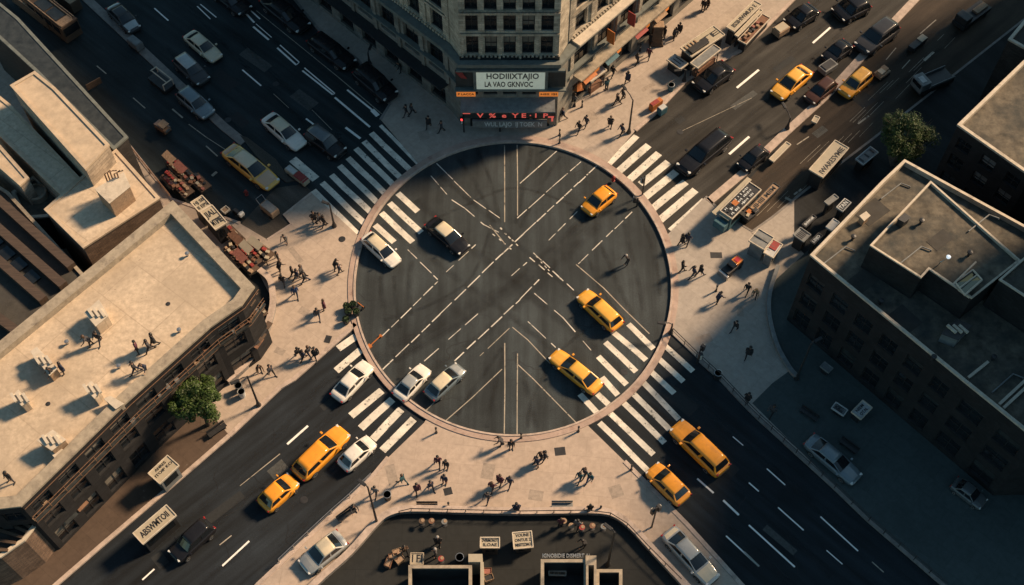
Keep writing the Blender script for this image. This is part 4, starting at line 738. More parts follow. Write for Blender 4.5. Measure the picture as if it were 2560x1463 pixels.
# ------------------------------------------------------------------ vehicles
def car_parts(kind):
    """meshes of one kind of car, nose towards +x, nominal 4.7 x 1.82 m; returns [(name, mesh, key, modifiers, children)]"""
    out = []
    Lh = 2.35
    prof = {  # x, half width, underside, flank top, centre top
     'sedan': [(-2.35, .60, .36, .66, .70), (-2.27, .76, .28, .80, .84), (-2.0, .86, .24, .90, .94), (-1.3, .90, .22, .92, .97), (0, .91, .22, .92, .96), (.9, .90, .22, .90, .96), (1.6, .87, .23, .82, .89), (2.1, .80, .25, .72, .78), (2.29, .68, .29, .64, .67), (2.35, .55, .36, .58, .60)],
     'suv': [(-2.35, .70, .40, .86, .88), (-2.28, .82, .32, .98, 1.0), (-1.9, .89, .28, 1.02, 1.05), (-1, .91, .27, 1.04, 1.07), (0, .91, .27, 1.04, 1.07), (.9, .90, .27, 1.03, 1.08), (1.6, .88, .28, .98, 1.04), (2.1, .83, .30, .90, .95), (2.29, .73, .34, .80, .82), (2.35, .62, .40, .72, .74)]}
    prof['wagon'] = prof['sedan']; prof['compact'] = [(x, w, a, b+.03, c+.04) for x, w, a, b, c in prof['sedan']]
    cab = {'sedan': (-1.75, -1.02, .30, 1.12, 1.43), 'suv': (-2.15, -1.85, .45, 1.1, 1.72), 'wagon': (-2.1, -1.75, .35, 1.12, 1.46), 'compact': (-1.95, -1.35, .42, 1.3, 1.50)}[kind]
    P = prof[kind]; mb = MB(); rings = []
    for x, w, zb, zs, zc in P:
        zm = (zb+zs)/2
        rings.append([(x, -w*.86, zb), (x, -w, zb+.12), (x, -w, zm+.05), (x, -w*.955, zs-.03), (x, -w*.80, zs+.4*(zc-zs)), (x, -w*.4, zc), (x, w*.4, zc), (x, w*.80, zs+.4*(zc-zs)), (x, w*.955, zs-.03), (x, w, zm+.05), (x, w, zb+.12), (x, w*.86, zb)])
    mb.loft(rings); out.append(('body', mb, 'paint', dict(smooth=True, sub=2), []))
    r0, r1, f1, f0, zr = cab; belt = P[4][3]-.02
    yb, yt = .80, .63
    def pt(x, y, z): return Vector((x, y, z))
    # cabin: lower rectangle r0..f0 at the belt, upper rectangle r1..f1 at the roof
    A = [pt(r0, -yb*.93, belt+.02), pt(f0, -yb*.93, belt+.02), pt(f0, yb*.93, belt+.02), pt(r0, yb*.93, belt+.02)]; Bq = [pt(r1, -yt, zr-.05), pt(f1, -yt*1.02, zr-.05), pt(f1, yt*1.02, zr-.05), pt(r1, yt, zr-.05)]
    A[0].y = -yb; A[3].y = yb
    mb = MB().add(A+Bq, [(0, 1, 5, 4), (1, 2, 6, 5), (2, 3, 7, 6), (3, 0, 4, 7), (4, 5, 6, 7)]); out.append(('pillar_frame', mb, 'paint', dict(bevel=.05), []))
    mb = MB(); n = 6; rr = []
    for i in range(n+1):
        t = i/n; x = r1-.05+(f1-r1+.1)*t; wv = yt*(1.0-.06*abs(2*t-1)**3); e = .05*(1-abs(2*t-1)**2.5)
        rr.append([(x, -wv, zr-.07), (x, -wv*.98, zr-.03+e*.3), (x, -wv*.7, zr-.01+e), (x, 0, zr+.005+e), (x, wv*.7, zr-.01+e), (x, wv*.98, zr-.03+e*.3), (x, wv, zr-.07)])
    mb.loft(rr); out.append(('roof', mb, 'roof', dict(smooth=True), []))
    def pane(a, b, c, d, mx, mz, push, bow=0):
        """glass set in the face a b c d (a,b low; d,c high), margins mx, mz, pushed out along the normal and bowed"""
        a, b, c, d = map(Vector, (a, b, c, d)); nn = (b-a).cross(d-a).normalized(); g = MB(); cols = []
        for i in range(5):
            t = mx+(1-2*mx)*i/4; lo = a.lerp(b, t); hi = d.lerp(c, t); o_ = nn*(push+bow*(1-(2*i/4-1)**2))
            cols.append((lo.lerp(hi, mz)+o_, lo.lerp(hi, 1-mz)+o_))
        for i in range(4): g.quad(cols[i][0], cols[i+1][0], cols[i+1][1], cols[i][1])
        back = [(p-nn*.03, q-nn*.03) for p, q in cols]
        for i in range(4): g.quad(back[i][1], back[i+1][1], back[i+1][0], back[i][0])
        g.quad(cols[0][0], cols[0][1], back[0][1], back[0][0]); g.quad(cols[4][1], cols[4][0], back[4][0], back[4][1])
        for i in range(4): g.quad(cols[i][1], cols[i+1][1], back[i+1][1], back[i][1]); g.quad(cols[i+1][0], cols[i][0], back[i][0], back[i+1][0])
        return g
    out.append(('windscreen', pane(A[1], A[2], Bq[2], Bq[1], .06, .06, .02, .05), 'glass', dict(smooth=False), []))
    out.append(('rear_window', pane(A[3], A[0], Bq[0], Bq[3], .08, .08, .02, .04), 'glass', dict(), []))
    for sgn, q in ((-1, (A[0], A[1], Bq[1], Bq[0])), (1, (A[2], A[3], Bq[3], Bq[2]))):
        a, b, c, d = q; m1, m2 = a.lerp(b, .5), d.lerp(c, .5)
        for s_, qq in ((0, (a, m1, m2, d)), (1, (m1, b, c, m2))): out.append(('side_window', pane(*qq, .07, .14, .015), 'glass', dict(), []))
    # bonnet and boot panels stand a centimetre proud so their seams show
    def panel(x0, x1, w0, w1, rows=5):
        g = MB(); rr = []
        for i in range(rows+1):
            x = x0+(x1-x0)*i/rows; w = w0+(w1-w0)*i/rows
            zc = np.interp(x, [p[0] for p in P], [p[4] for p in P]); zs = np.interp(x, [p[0] for p in P], [p[3] for p in P])
            rr.append([(x, -w, zs-.03), (x, -w, zs+.2*(zc-zs)+.012), (x, -w*.5, zc+.012), (x, w*.5, zc+.012), (x, w, zs+.2*(zc-zs)+.012), (x, w, zs-.03)])
        return g.loft(rr)
    out.append(('bonnet', panel(f0+.10, 2.12, .70, .60), 'paint2', dict(smooth=False), []))
    if kind in ('sedan',): out.append(('boot_lid', panel(-2.16, r0-.08, .58, .68, 3), 'paint2', dict(), []))
    for s_ in (-1, 1):
        hl = MB().obox((2.17, s_*.60, P[7][3]-.06), .09, .14, .06, (1, -s_*.45, 0)); out.append(('headlight', hl, 'hl', dict(bevel=.03), []))
        tl = MB().obox((-2.26, s_*.63, P[1][3]-.07), .06, .15, .06, (1, s_*.3, 0)); out.append(('tail_light', tl, 'tl', dict(bevel=.02), []))
        mr = MB().obox((f0-.12, s_*1.0, belt+.08), .08, .11, .07); out.append(('mirror', mr, 'paint', dict(bevel=.03), []))
        for x in (-1.42, 1.45):
            ty = MB().loft([[(x+.33*r*math.cos(k*math.pi/9), s_*y, .33+.33*r*math.sin(k*math.pi/9)) for k in range(18)] for r, y in ((.62, .70), (.97, .71), (1, .75), (1, .87), (.95, .915), (.66, .92))])
            rm = MB().loft([[(x+.21*r*math.cos(k*math.pi/9), s_*y, .33+.21*r*math.sin(k*math.pi/9)) for k in range(18)] for r, y in ((1, .80), (1, .925), (.8, .93), (.3, .91))])
            out.append(('wheel', ty, 'tyre', dict(), [('rim', rm, 'rim', dict(), [])]))
    out.append(('bumper', MB().obox((2.335, 0, .40), .04, .52, .06), 'trim', dict(bevel=.03), [])); out.append(('bumper', MB().obox((-2.335, 0, .44), .04, .56, .06), 'trim', dict(bevel=.03), []))
    return out
TEMPL = {}
def template(kind):
    if kind in TEMPL: return TEMPL[kind]
    def mk(items):
        r = []
        for name, mb, key, kw, ch in items:
            o = mb.build(name, MATS['car_glass'], None, world=False, **kw); me = o.data; md = [(m.type, m.levels) for m in o.modifiers]; bpy.data.objects.remove(o); r.append((name, me, key, md, mk(ch)))
        return r
    TEMPL[kind] = mk(car_parts(kind)); return TEMPL[kind]
def car(kind, p0, p1, wpx, paint_, label, cat='car', roof=None, taxi=False, group=None, paint2=None, glass=None, z=0.0, name=None, rack=False):
    """p0 tail and p1 nose as pixels at sill height"""
    a, b = G(*p0, .55+z), G(*p1, .55+z); L = (b-a).length*.97; c = (a+b)/2; d = b-a; q = math.atan2(d.y, d.x)
    m_ = ((p0[0]+p1[0])/2, (p0[1]+p1[1])/2); dpx = Vector((p1[0]-p0[0], p1[1]-p0[1])).normalized()
    w = (G(m_[0]-dpx.y*wpx/2, m_[1]+dpx.x*wpx/2, .6)-G(m_[0]+dpx.y*wpx/2, m_[1]-dpx.x*wpx/2, .6)).length*.97
    root = thing(name or ('taxi' if taxi else {'sedan': 'saloon_car', 'suv': 'large_car', 'wagon': 'estate_car', 'compact': 'small_car'}[kind]), label, cat, (c.x, c.y, z+.012), q, group, (L/4.7, w/1.86, max(.9, min(1.15, w/1.95))))
    pm = PAINT[paint_]; mp = dict(paint=pm, roof=PAINT[roof] if roof else pm, paint2=PAINT[paint2] if paint2 else pm, glass=glass or M['cglass'], hl=M['hl'], tl=M['tl'], tyre=M['tyre'], rim=M['rim'], trim=M['dark'])
    def put(items, par):
        for name_, me, key, md, ch in items:
            o = bpy.data.objects.new(name_, me); C.objects.link(o); o.parent = par
            o.material_slots[0].link = 'OBJECT'; o.material_slots[0].material = mp[key]
            for t, l in md: m = o.modifiers.new('sub', t); m.levels = l; m.render_levels = l
            put(ch, o)
    put(template(kind), root)
    def extra(name_, mb, m, **k):
        o = mb.build(name_, m, None, world=False, **k); o.parent = root; return o
    zr = {'sedan': 1.45, 'suv': 1.74, 'wagon': 1.48, 'compact': 1.52}[kind]
    if False: extra('roof_sign', MB().add([(-.1, -.3, zr+.03), (.1, -.3, zr+.03), (.1, .3, zr+.03), (-.1, .3, zr+.03), (-.05, -.26, zr+.2), (.05, -.26, zr+.2), (.05, .26, zr+.2), (-.05, .26, zr+.2)], [(0, 1, 5, 4), (1, 2, 6, 5), (2, 3, 7, 6), (3, 0, 4, 7), (4, 5, 6, 7)]), M['lens'], bevel=.02)
    if rack: extra('roof_rack', MB().obox((-.5, .5, zr+.06), .8, .03, .03).obox((-.5, -.5, zr+.06), .8, .03, .03).obox((-1.1, 0, zr+.07), .03, .52, .02).obox((.1, 0, zr+.07), .03, .52, .02), M['dark'])
    return root
TX = 'yellow taxis of the junction'; CG = 'cars on the roads around the junction'
car('compact', (1531, 476), (1463, 532), 45, 'amber', 'small amber taxi alone in the upper right of the circle', 'taxi', taxi=True, group=TX)
car('wagon', (1548, 822), (1452, 732), 48, 'yellow', 'yellow taxi leaving the southeast crosswalk inside the circle', 'taxi', roof='gold', taxi=True, group=TX, paint2='gold')
car('sedan', (1499, 978), (1380, 882), 48, 'yellow', 'yellow taxi straddling the stone ring at the southeast crosswalk', 'taxi', roof='gold', taxi=True, group=TX, paint2='gold')
car('wagon', (741, 1194), (864, 1074), 58, 'amber', 'long amber estate taxi waiting behind the southwest crosswalk', 'taxi', taxi=True, group=TX, rack=False)
car('compact', (655, 1271), (737, 1196), 55, 'amber', 'rounded amber taxi hindmost on the southwest road', 'taxi', taxi=True, group=TX)
car('suv', (1811, 1184), (1685, 1062), 57, 'amber', 'long roofed amber taxi first in the queue on the southeast road', 'taxi', taxi=True, group=TX, paint2='amber')
car('compact', (1714, 1255), (1626, 1168), 56, 'amber', 'short amber taxi by the kerb of the southern plaza', 'taxi', taxi=True, group=TX)
car('sedan', (2019, 174), (1937, 244), 46, 'yellow', 'golden taxi coming down the northeast road between the white dashes', 'taxi', roof='gold', taxi=True, group=TX, paint2='gold')
car('suv', (2168, 186), (2106, 240), 42, 'yellow', 'small golden taxi with a dark windscreen by the northeast island', 'taxi', roof='gold', taxi=True, group=TX)
car('sedan', (567, 372), (688, 468), 52, 'straw', 'long straw yellow and copper taxi with a cream roof on the northwest road', 'taxi', roof='cream', taxi=False, group=TX, paint2='tan', name='taxi')
car('compact', (912, 588), (994, 662), 42, 'white', 'white car with a dark flank stripe at the left rim of the circle', roof='cream', group=CG)
car('sedan', (1073, 553), (1165, 630), 46, 'black', 'black car with a cream roof in the upper left of the circle', roof='cream', group=CG, paint2='black')
car('sedan', (993, 997), (1067, 917), 46, 'white', 'white saloon inside the circle at the lower left rim', group=CG, roof='silver')
car('compact', (1070, 995), (1155, 916), 46, 'slate', 'grey car with a cream roof inside the circle beside a white saloon', group=CG, roof='cream', paint2='silver')
car('sedan', (838, 1000), (924, 908), 47, 'white', 'white saloon standing on the southwest crosswalk', group=CG, roof='white')
car('compact', (853, 1171), (932, 1099), 48, 'white', 'white car beside the long amber estate taxi', group=CG)
car('suv', (529, 1308), (432, 1398), 52, 'black', 'black car driving away on the southwest road near the lettered trailer', group=CG, roof='black', glass=MATS['car_glass'])
car('sedan', (860, 1342), (756, 1424), 60, 'silver', 'silver car parked in the bay by the southwest side of the courtyard wall', group=CG, roof='cream')
car('sedan', (1666, 1325), (1787, 1457), 56, 'silver', 'long silver car with a dark sunroof parked in the bay by the southeast road', group=CG, paint2='cream')
car('sedan', (2018, 1096), (2146, 1204), 50, 'slate', 'long slate car parked in the shade of the eastern forecourt', group=CG)
car('sedan', (2383, 1203), (2462, 1264), 42, 'grey', 'dim grey car half lost in shade under the two level office block', group=CG)
car('suv', (1816, 338), (1702, 432), 52, 'black', 'large black car with grey windows nearest the northeast crosswalk', group=CG, rack=False)
car('sedan', (1822, 166), (1742, 224), 50, 'black', 'black car with golden reflections beside the northeast kiosks', group=CG)
car('sedan', (2122, 109), (2063, 153), 40, 'black', 'small black car between two taxis on the northeast road', group=CG)
car('suv', (2232, 64), (2148, 128), 52, 'dim', 'charcoal car with a big grey rear window near the upper right', group=CG)
car('sedan', (2036, 22), (1969, 65), 44, 'black', 'black car at the top of the northeast road beside a white cart', group=CG)
car('wagon', (2163, 6), (2090, 42), 52, 'black', 'black van like car cut by shade at the top edge of the northeast road', group=CG)
car('wagon', (2082, 203), (2020, 254), 40, 'maroon', 'dull maroon van parked against the northeast island', group=CG)
car('compact', (1912, 372), (1852, 422), 40, 'black', 'black car parked at the island above the book kiosk', group=CG)
car('sedan', (470, 85), (546, 150), 40, 'cream', 'cream saloon alone in the middle lane of the northwest road', group=CG, roof='cream')
car('wagon', (447, 146), (513, 208), 46, 'dim', 'charcoal car with a silver roof on the northwest island', group=CG, roof='silver')
car('wagon', (454, 229), (526, 291), 46, 'slate', 'slate blue rounded car beside the frame trailer', group=CG, roof='slate')
car('sedan', (280, 16), (340, 78), 42, 'dim', 'charcoal car with a silver boot near the upper left', group=CG, paint2='silver')
car('sedan', (666, 292), (756, 370), 46, 'white', 'white saloon with a pinkish nose waiting at the northwest crosswalk', group=CG, roof='cream', paint2='white')
car('suv', (774, 330), (856, 390), 47, 'black', 'black car with a grey roof waiting at the northwest crosswalk', group=CG, roof='grey')
car('wagon', (780, 94), (880, 168), 48, 'black', 'black car parked at the northern kerb, second from the corner', group=CG)
car('suv', (897, 176), (982, 249), 52, 'black', 'black car parked at the northern kerb nearest the corner', group=CG)
car('sedan', (664, -6), (764, 76), 50, 'black', 'black car parked at the northern kerb at the top edge of the view', group=CG)
car('wagon', (540, -30), (618, 32), 46, 'black', 'black car at the top edge among the double lane dashes', group=CG)
# open bed trailer, carts and other small vehicles
def cart(name, label, cat, c, ang, L, W, H, body, extra=None, wheels=True, grp=None, z=0.02):
    r = thing(name, label, cat, G(*c, z), R(ang), grp)
    def lp(n, mb, m, **k): o = mb.build(n, m, None, world=False, **k); o.parent = r; return o
    lp('body', MB().box(-L/2, L/2, -W/2, W/2, .32, H), body, bevel=.04)
    if wheels:
        for x in (-L*.32, L*.32):
            for s_ in (-1, 1): lp('wheel', MB().loft([[(x+.24*math.cos(k*math.pi/7), s_*y, .24+.24*math.sin(k*math.pi/7)) for k in range(14)] for y in (W/2-.12, W/2+.04)]), M['tyre'])
    if extra: extra(r, lp)
    return r
cart('street_sweeper', 'little street sweeper with an orange top and silver blade on the eastern plaza', 'sweeper', (1828, 676), 42, 2.3, .95, .95, M['dark'], lambda r, lp: (lp('hopper', MB().box(.15, 1.1, -.42, .42, .951, 1.35), PAINT['orange'], bevel=.06), lp('hopper_lid', MB().box(.32, .9, -.26, .26, 1.352, 1.4), PAINT['red'], bevel=.02), lp('cab', MB().box(-.5, .1, -.4, .4, .952, 1.45), M['cglass'], bevel=.05), lp('blade', MB().box(-1.45, -1.17, -.62, .62, .12, .8), M['steel'], bevel=.04)))
cart('hand_truck', 'brown box cart casting a long shadow by the western plaza', 'cart', (677, 533), -42, 1.9, 1.0, 1.1, M['tan'], lambda r, lp: (lp('handle', MB().tube([(-.9, -.4, .9), (-1.5, -.4, 1.5), (-1.5, .4, 1.5), (-.9, .4, .9)], .035, 6), M['steel']), lp('lid', MB().box(-.8, .8, -.44, .44, 1.102, 1.18), M['mgrey'], bevel=.02)))
cart('motor_scooter', 'black and white scooter parked by the lettered sign boards', 'scooter', (598, 540), -40, 1.5, .35, .55, M['dark'], lambda r, lp: (lp('fairing', MB().box(.35, .75, -.3, .3, .5, 1.0), PAINT['white'], bevel=.1), lp('seat', MB().box(-.6, .2, -.2, .2, .552, .75), M['dark'], bevel=.08), lp('handlebar', MB().tube([(.45, -.4, 1.05), (.5, 0, 1.0), (.45, .4, 1.05)], .03, 6), M['steel'])))
cart('orange_cart', 'small copper coloured delivery cart at the edge of the northwest road', 'cart', (410, 327), -38, 1.7, .9, .95, PAINT['brown'], lambda r, lp: (lp('canopy', MB().box(-.2, .8, -.46, .46, 1.3, 1.36), M['tan'], bevel=.02), lp('post', MB().tube([(-.1, .35, .9), (-.1, .35, 1.31)], .03, 5), M['dark']), lp('post', MB().tube([(-.1, -.35, .9), (-.1, -.35, 1.31)], .03, 5), M['dark']), lp('front_panel', MB().box(.852, .9, -.3, .3, .5, .8), M['steel'])))
cart('food_cart', 'long red and white striped cart at the edge of the northwest crosswalk', 'cart', (745, 448), -41, 3.0, .8, .9, M['cream'], lambda r, lp: (lp('red_tarpaulin', MB().box(-.1, 1.1, -.43, .43, .902, 1.0), M['red'], bevel=.03), lp('counter', MB().box(-1.45, -.2, -.3, .3, .903, .97), M['lgrey'], bevel=.02), lp('stripe', MB().box(1.2, 1.4, -.42, .42, .904, .95), M['red'])))
cart('frame_trailer', 'dark flat trailer with a pale tubular frame on the northwest island', 'trailer', (407, 214), -42, 3.0, 1.5, .75, M['dark'], lambda r, lp: [lp('frame', MB().tube(p, .07, 6), M['coping']) for p in ([(-1.3, .6, 1.6), (1.4, .6, 1.6)], [(-1.3, -.1, 1.6), (1.4, -.1, 1.6)], [(1.4, -.65, 1.6), (1.4, .65, 1.6)], [(-1.3, -.2, 1.6), (-1.3, .65, 1.6)], [(1.4, .64, .7), (1.4, .64, 1.6)], [(1.4, -.64, .7), (1.4, -.64, 1.6)], [(-1.3, .62, .7), (-1.3, .62, 1.6)])])
cart('flatbed_truck', 'dark flatbed truck with a pale cab on the shaded northeast lane', 'truck', (2326, 214), 27, 4.6, 1.9, .95, M['dark'], lambda r, lp: (lp('cab', MB().box(-2.4, -1.1, -.9, .9, .6, 1.95), M['mgrey'], bevel=.12), lp('windscreen', MB().box(-2.43, -2.38, -.7, .7, 1.25, 1.8), M['cglass'], bevel=.02), lp('hatch', MB().box(-2.1, -1.5, -.5, .4, 1.952, 1.99), M['lgrey']), lp('side_board', MB().box(-1, 2.28, .85, .93, .952, 1.3), M['mgrey']), lp('side_board', MB().box(-1, 2.28, -.93, -.85, .952, 1.3), M['mgrey'])))
cart('white_cart', 'small box cart with a white lid beside the northeast stalls', 'cart', (1949, 86), 38, 1.7, 1.2, 1.1, M['tan'], lambda r, lp: lp('lid', MB().box(-.7, .75, -.5, .5, 1.102, 1.2), M['cream'], bevel=.03))
cart('skip', 'dark grey skip on the island between the taxis of the northeast road', 'skip', (2066, 178), 38, 2.0, 1.2, 1.0, M['mgrey'], lambda r, lp: lp('load', MB().box(-.8, .8, -.45, .45, 1.002, 1.1), M['dark'], bevel=.04), wheels=False)
def bus_top(r, lp):
    for x0, x1 in ((-1.9, .1), (.35, 2.3)): lp('roof_well', MB().box(x0, x1, -.75, .5, 2.702, 2.76), M['shop'])
    for y in (-.95, .72, 1.0): lp('roof_rail', MB().box(-3.2, 3.3, y-.05, y+.05, 2.703, 2.86), M['tan'])
    lp('roof_deck', MB().box(2.5, 3.6, -.95, .65, 2.704, 2.8), M['tan'], bevel=.02)
    for s_ in (-1, 1):
        for k in range(4): lp('window', MB().box(-3+k*1.6, -1.7+k*1.6, s_*1.13-.02, s_*1.13+.02, 1.4, 2.3), M['cglass'])
    lp('windscreen', MB().box(3.7, 3.76, -.95, .95, 1.3, 2.4), M['cglass'])
cart('open_top_bus', 'tan bus with two dark roof wells at the upper left', 'bus', (142, 62), -42, 7.4, 2.24, 2.7, M['wood'], bus_top)
cart('box_trailer', 'narrow brown trailer with a slatted top alongside the tan bus', 'trailer', (88, 40), -41, 7.0, .9, 1.6, M['wood'], lambda r, lp: [lp('slat', MB().box(-3.3, 3.4, y-.06, y+.06, 1.602, 1.68), M['tan']) for y in (-.3, 0, .3)])
cart('box_trailer', 'dull brown trailer half hidden in shade right of the tan bus', 'trailer', (176, 16), -41, 3.4, 1.3, 1.8, M['wood'], lambda r, lp: lp('roof', MB().box(-1.6, 1.6, -.6, .6, 1.802, 1.86), M['tan']))
cart('covered_trailer', 'grey covered trailer near the upper left charcoal car', 'trailer', (343, 120), -42, 1.8, .95, 1.2, M['mgrey'], lambda r, lp: lp('cover', MB().box(-.8, .8, -.42, .42, 1.202, 1.3), M['mgrey'], bevel=.04))
cart('flatbed_truck', 'black flatbed truck with a cream load at the upper right corner', 'truck', (2425, 48), 40, 5.0, 1.7, .9, M['dark'], lambda r, lp: (lp('load', MB().box(.2, 2.2, -.5, .3, .902, 1.2), M['tan'], bevel=.04), lp('cab', MB().box(-2.4, -1.2, -.8, .8, .902, 1.8), M['dark'], bevel=.1)))
cart('pallet_trolley', 'pale trolley of boxes by the small golden taxi', 'trolley', (2202, 190), 40, 1.7, 1.1, .7, M['tan'], lambda r, lp: (lp('box', MB().box(-.7, 0, -.4, .3, .702, 1.1), M['cream'], bevel=.02), lp('box', MB().box(.1, .7, -.3, .45, .703, 1.0), M['tan'], bevel=.02)))
cart('box_trailer', 'thin pale topped trailer in the shaded northeast lane', 'trailer', (2290, 118), 43, 2.6, .8, .9, M['dark'], lambda r, lp: lp('cover', MB().box(.2, 1.25, -.38, .38, .902, 1.0), M['cream'], bevel=.03))
# ------------------------------------------------------------------ people
def capsule(mb, a, b, ra, rb, n=10, sy=1.0):
    a, b = Vector(a), Vector(b); t = (b-a); L = t.length; t.normalize() if L > 1e-6 else None
    x = t.cross(Vector((0, 1, 0)) if abs(t.y) < .9 else Vector((1, 0, 0))).normalized(); y = t.cross(x); rings = []
    for k in range(5): an = -math.pi/2+k*math.pi/8*.98; rings.append((a+t*ra*math.sin(an), max(.002, ra*math.cos(an))))
    for k in range(5): an = k*math.pi/8*.98+.03; rings.append((b+t*rb*math.sin(an), max(.002, rb*math.cos(an))))
    mb.loft([[c+x*r*math.cos(2*math.pi*j/n)+y*r*math.sin(2*math.pi*j/n)*1.0 for j in range(n)] for c, r in rings])
def person_mesh(key, J, coat=False):
    """J joints (facing +x): hip/knee/ankle/shoulder/elbow/wrist for l and r, lean of the trunk, head turn"""
    seg = []; mb = MB()
    def cap(a, b, ra, rb, mt): capsule(mb, a, b, ra, rb); seg.append((np.array(a), np.array(b), (ra+rb)/2, mt))
    pel, che, neck, head = (Vector(J[k]) for k in ('pelvis', 'chest', 'neck', 'head'))
    side = Vector((0, 1, 0))
    for s_ in (-1, 1):          # trunk: two side columns and a middle one make a flattened torso
        cap(pel+side*s_*.075, che+side*s_*.10, .105, .105, 1); cap(che+side*s_*.10, neck+side*s_*.13-Vector((0, 0, .10)), .10, .065, 1)
        cap(pel+side*s_*.085, pel+side*s_*.085-Vector((0, 0, .06)), .108, .10, 2)
    cap(pel, che, .11, .12, 1); cap(neck-Vector((0, 0, .05)), head-Vector((0, 0, .07)), .058, .052, 0)
    hd = Vector(J.get('face', (1, 0, 0))).normalized(); hs = Vector((0, 0, 1)).cross(hd)
    cap(head+Vector((0, 0, .05))-hd*.015, head-Vector((0, 0, .03)), .098, .088, 0); cap(head+hd*.045-Vector((0, 0, .04)), head+hd*.04-Vector((0, 0, .085)), .052, .04, 0)
    cap(head+hd*.085-Vector((0, 0, .0)), head+hd*.108-Vector((0, 0, .035)), .012, .019, 0)
    for s_ in (-1, 1): cap(head+hs*s_*.092+Vector((0, 0, .01)), head+hs*s_*.094-Vector((0, 0, .03)), .018, .013, 0)
    for s_, q in ((1, 'l'), (-1, 'r')):
        h, k, a = (Vector(J[q+n]) for n in ('hip', 'knee', 'ankle')); sh, el, wr = (Vector(J[q+n]) for n in ('sho', 'elb', 'wri'))
        cap(h, k, .092, .058, 2); cap(k, a, .058, .040, 2); f = Vector(J.get(q+'toe', (1, 0, -.02))).normalized()
        cap(a-Vector((0, 0, .04))-f*.04, a+f*.15-Vector((0, 0, .045)), .042, .036, 3)
        cap(sh, el, .056, .043, 1); cap(el, wr, .044, .030, 1)
        hnd = (wr-el).normalized(); cap(wr, wr+hnd*.07, .030, .036, 0); seg[-1] = (*seg[-1][:3], 0)
    if coat:
        for s_ in (-1, 1): cap(pel+side*s_*.08, pel+side*s_*.10-Vector((0, 0, .30)), .13, .14, 1)
        cap(pel, pel-Vector((0, 0, .30)), .13, .15, 1)
    o = mb.build('body', MATS['car_glass'], None, world=False); md = o.modifiers.new('r', 'REMESH'); md.mode = 'VOXEL'; md.voxel_size = .0135
    ms = o.modifiers.new('s', 'SMOOTH'); ms.factor = .5; ms.iterations = 5
    bpy.context.view_layer.update(); ev = o.evaluated_get(bpy.context.evaluated_depsgraph_get()); me = bpy.data.meshes.new_from_object(ev); bpy.data.objects.remove(o)
    # five fingers on each hand, rooted inside the palm
    fg = MB()
    for s_, q in ((1, 'l'), (-1, 'r')):
        el, wr = Vector(J[q+'elb']), Vector(J[q+'wri']); d = (wr-el).normalized(); pal = wr+d*.06
        across = d.cross(side); across = across.normalized() if across.length > .2 else Vector((1, 0, 0)); inn = across.cross(d)*s_
        for i, ln in enumerate((.075, .085, .08, .062)):
            b0 = pal+across*(.027-.018*i); k1 = b0+d*ln*.5+inn*.006; k2 = k1+d*ln*.32+inn*.022; k3 = k2+d*ln*.14+inn*.026; fg.tube([b0, k1, k2, k3], [.0095, .009, .008, .006], 6)
        fg.tube([wr+d*.025+across*.022, wr+d*.055+across*.05+inn*.012, wr+d*.088+across*.05+inn*.028], [.011, .010, .007], 6)
    bm = bmesh.new(); bm.from_mesh(me); n0 = len(bm.faces); tm = bpy.data.meshes.new('t'); tm.from_pydata(fg.v, [], fg.f); bm.from_mesh(tm); bm.to_mesh(me); bm.free(); bpy.data.meshes.remove(tm)
    n = len(me.polygons); ce = np.empty(n*3); me.polygons.foreach_get('center', ce); ce = ce.reshape(-1, 3); best = np.full(n, 1e9); idx = np.zeros(n, int)
    for a, b, r, mt in seg:
        ab = b-a; t = np.clip(((ce-a)@ab)/max(1e-9, ab@ab), 0, 1); dd = np.linalg.norm(ce-a-t[:, None]*ab, axis=1)-r; m_ = dd < best; best[m_] = dd[m_]; idx[m_] = mt
    idx[n0:] = 0
    H = np.array(head); hdn, hsn = np.array(hd), np.array(hs)
    for s_ in (-1, 1): e = H+hdn*.09+hsn*s_*.034+np.array((0, 0, .012)); idx[np.linalg.norm(ce-e, axis=1) < .014] = 3
    mo = (ce-(H+hdn*.082-np.array((0, 0, .068)))); idx[(np.abs(mo@hsn) < .024) & (np.abs(mo[:, 2]) < .008) & (np.abs(mo@hdn) < .03)] = 4
    for k in range(5): me.materials.append(MATS['car_glass'])
    me.polygons.foreach_set('material_index', idx.astype(np.int32)); me.polygons.foreach_set('use_smooth', [True]*n); me.name = 'person_'+key
    # hair: a cap over the crown and back of the head, short or long
    hm = {}
    for nm, drop in (('short', .03), ('long', .20)):
        q = MB(); rings = []; c0 = head+Vector((0, 0, .045))-hd*.012
        for i in range(9):
            th = i/8; rr = []
            for j in range(16):
                ph = 2*math.pi*j/16; back = (1-math.cos(ph))/2; lim = 1.0+.75*back; a_ = th*lim*1.05
                p = Vector((math.cos(ph)*math.sin(a_), math.sin(ph)*math.sin(a_), math.cos(a_)))*(.114+.006*math.sin(5*ph)*th)
                pp = c0+hd*p.x+hs*p.y+Vector((0, 0, p.z*1.0)); 
                if th > .8: pp.z -= (th-.8)/.2*drop*back
                rr.append(pp)
            rings.append(rr)
        q.loft(rings, cap=False); o = q.build('hair', MATS['car_glass'], None, world=False, smooth=True); hm[nm] = o.data; bpy.data.objects.remove(o)
    return me, hm
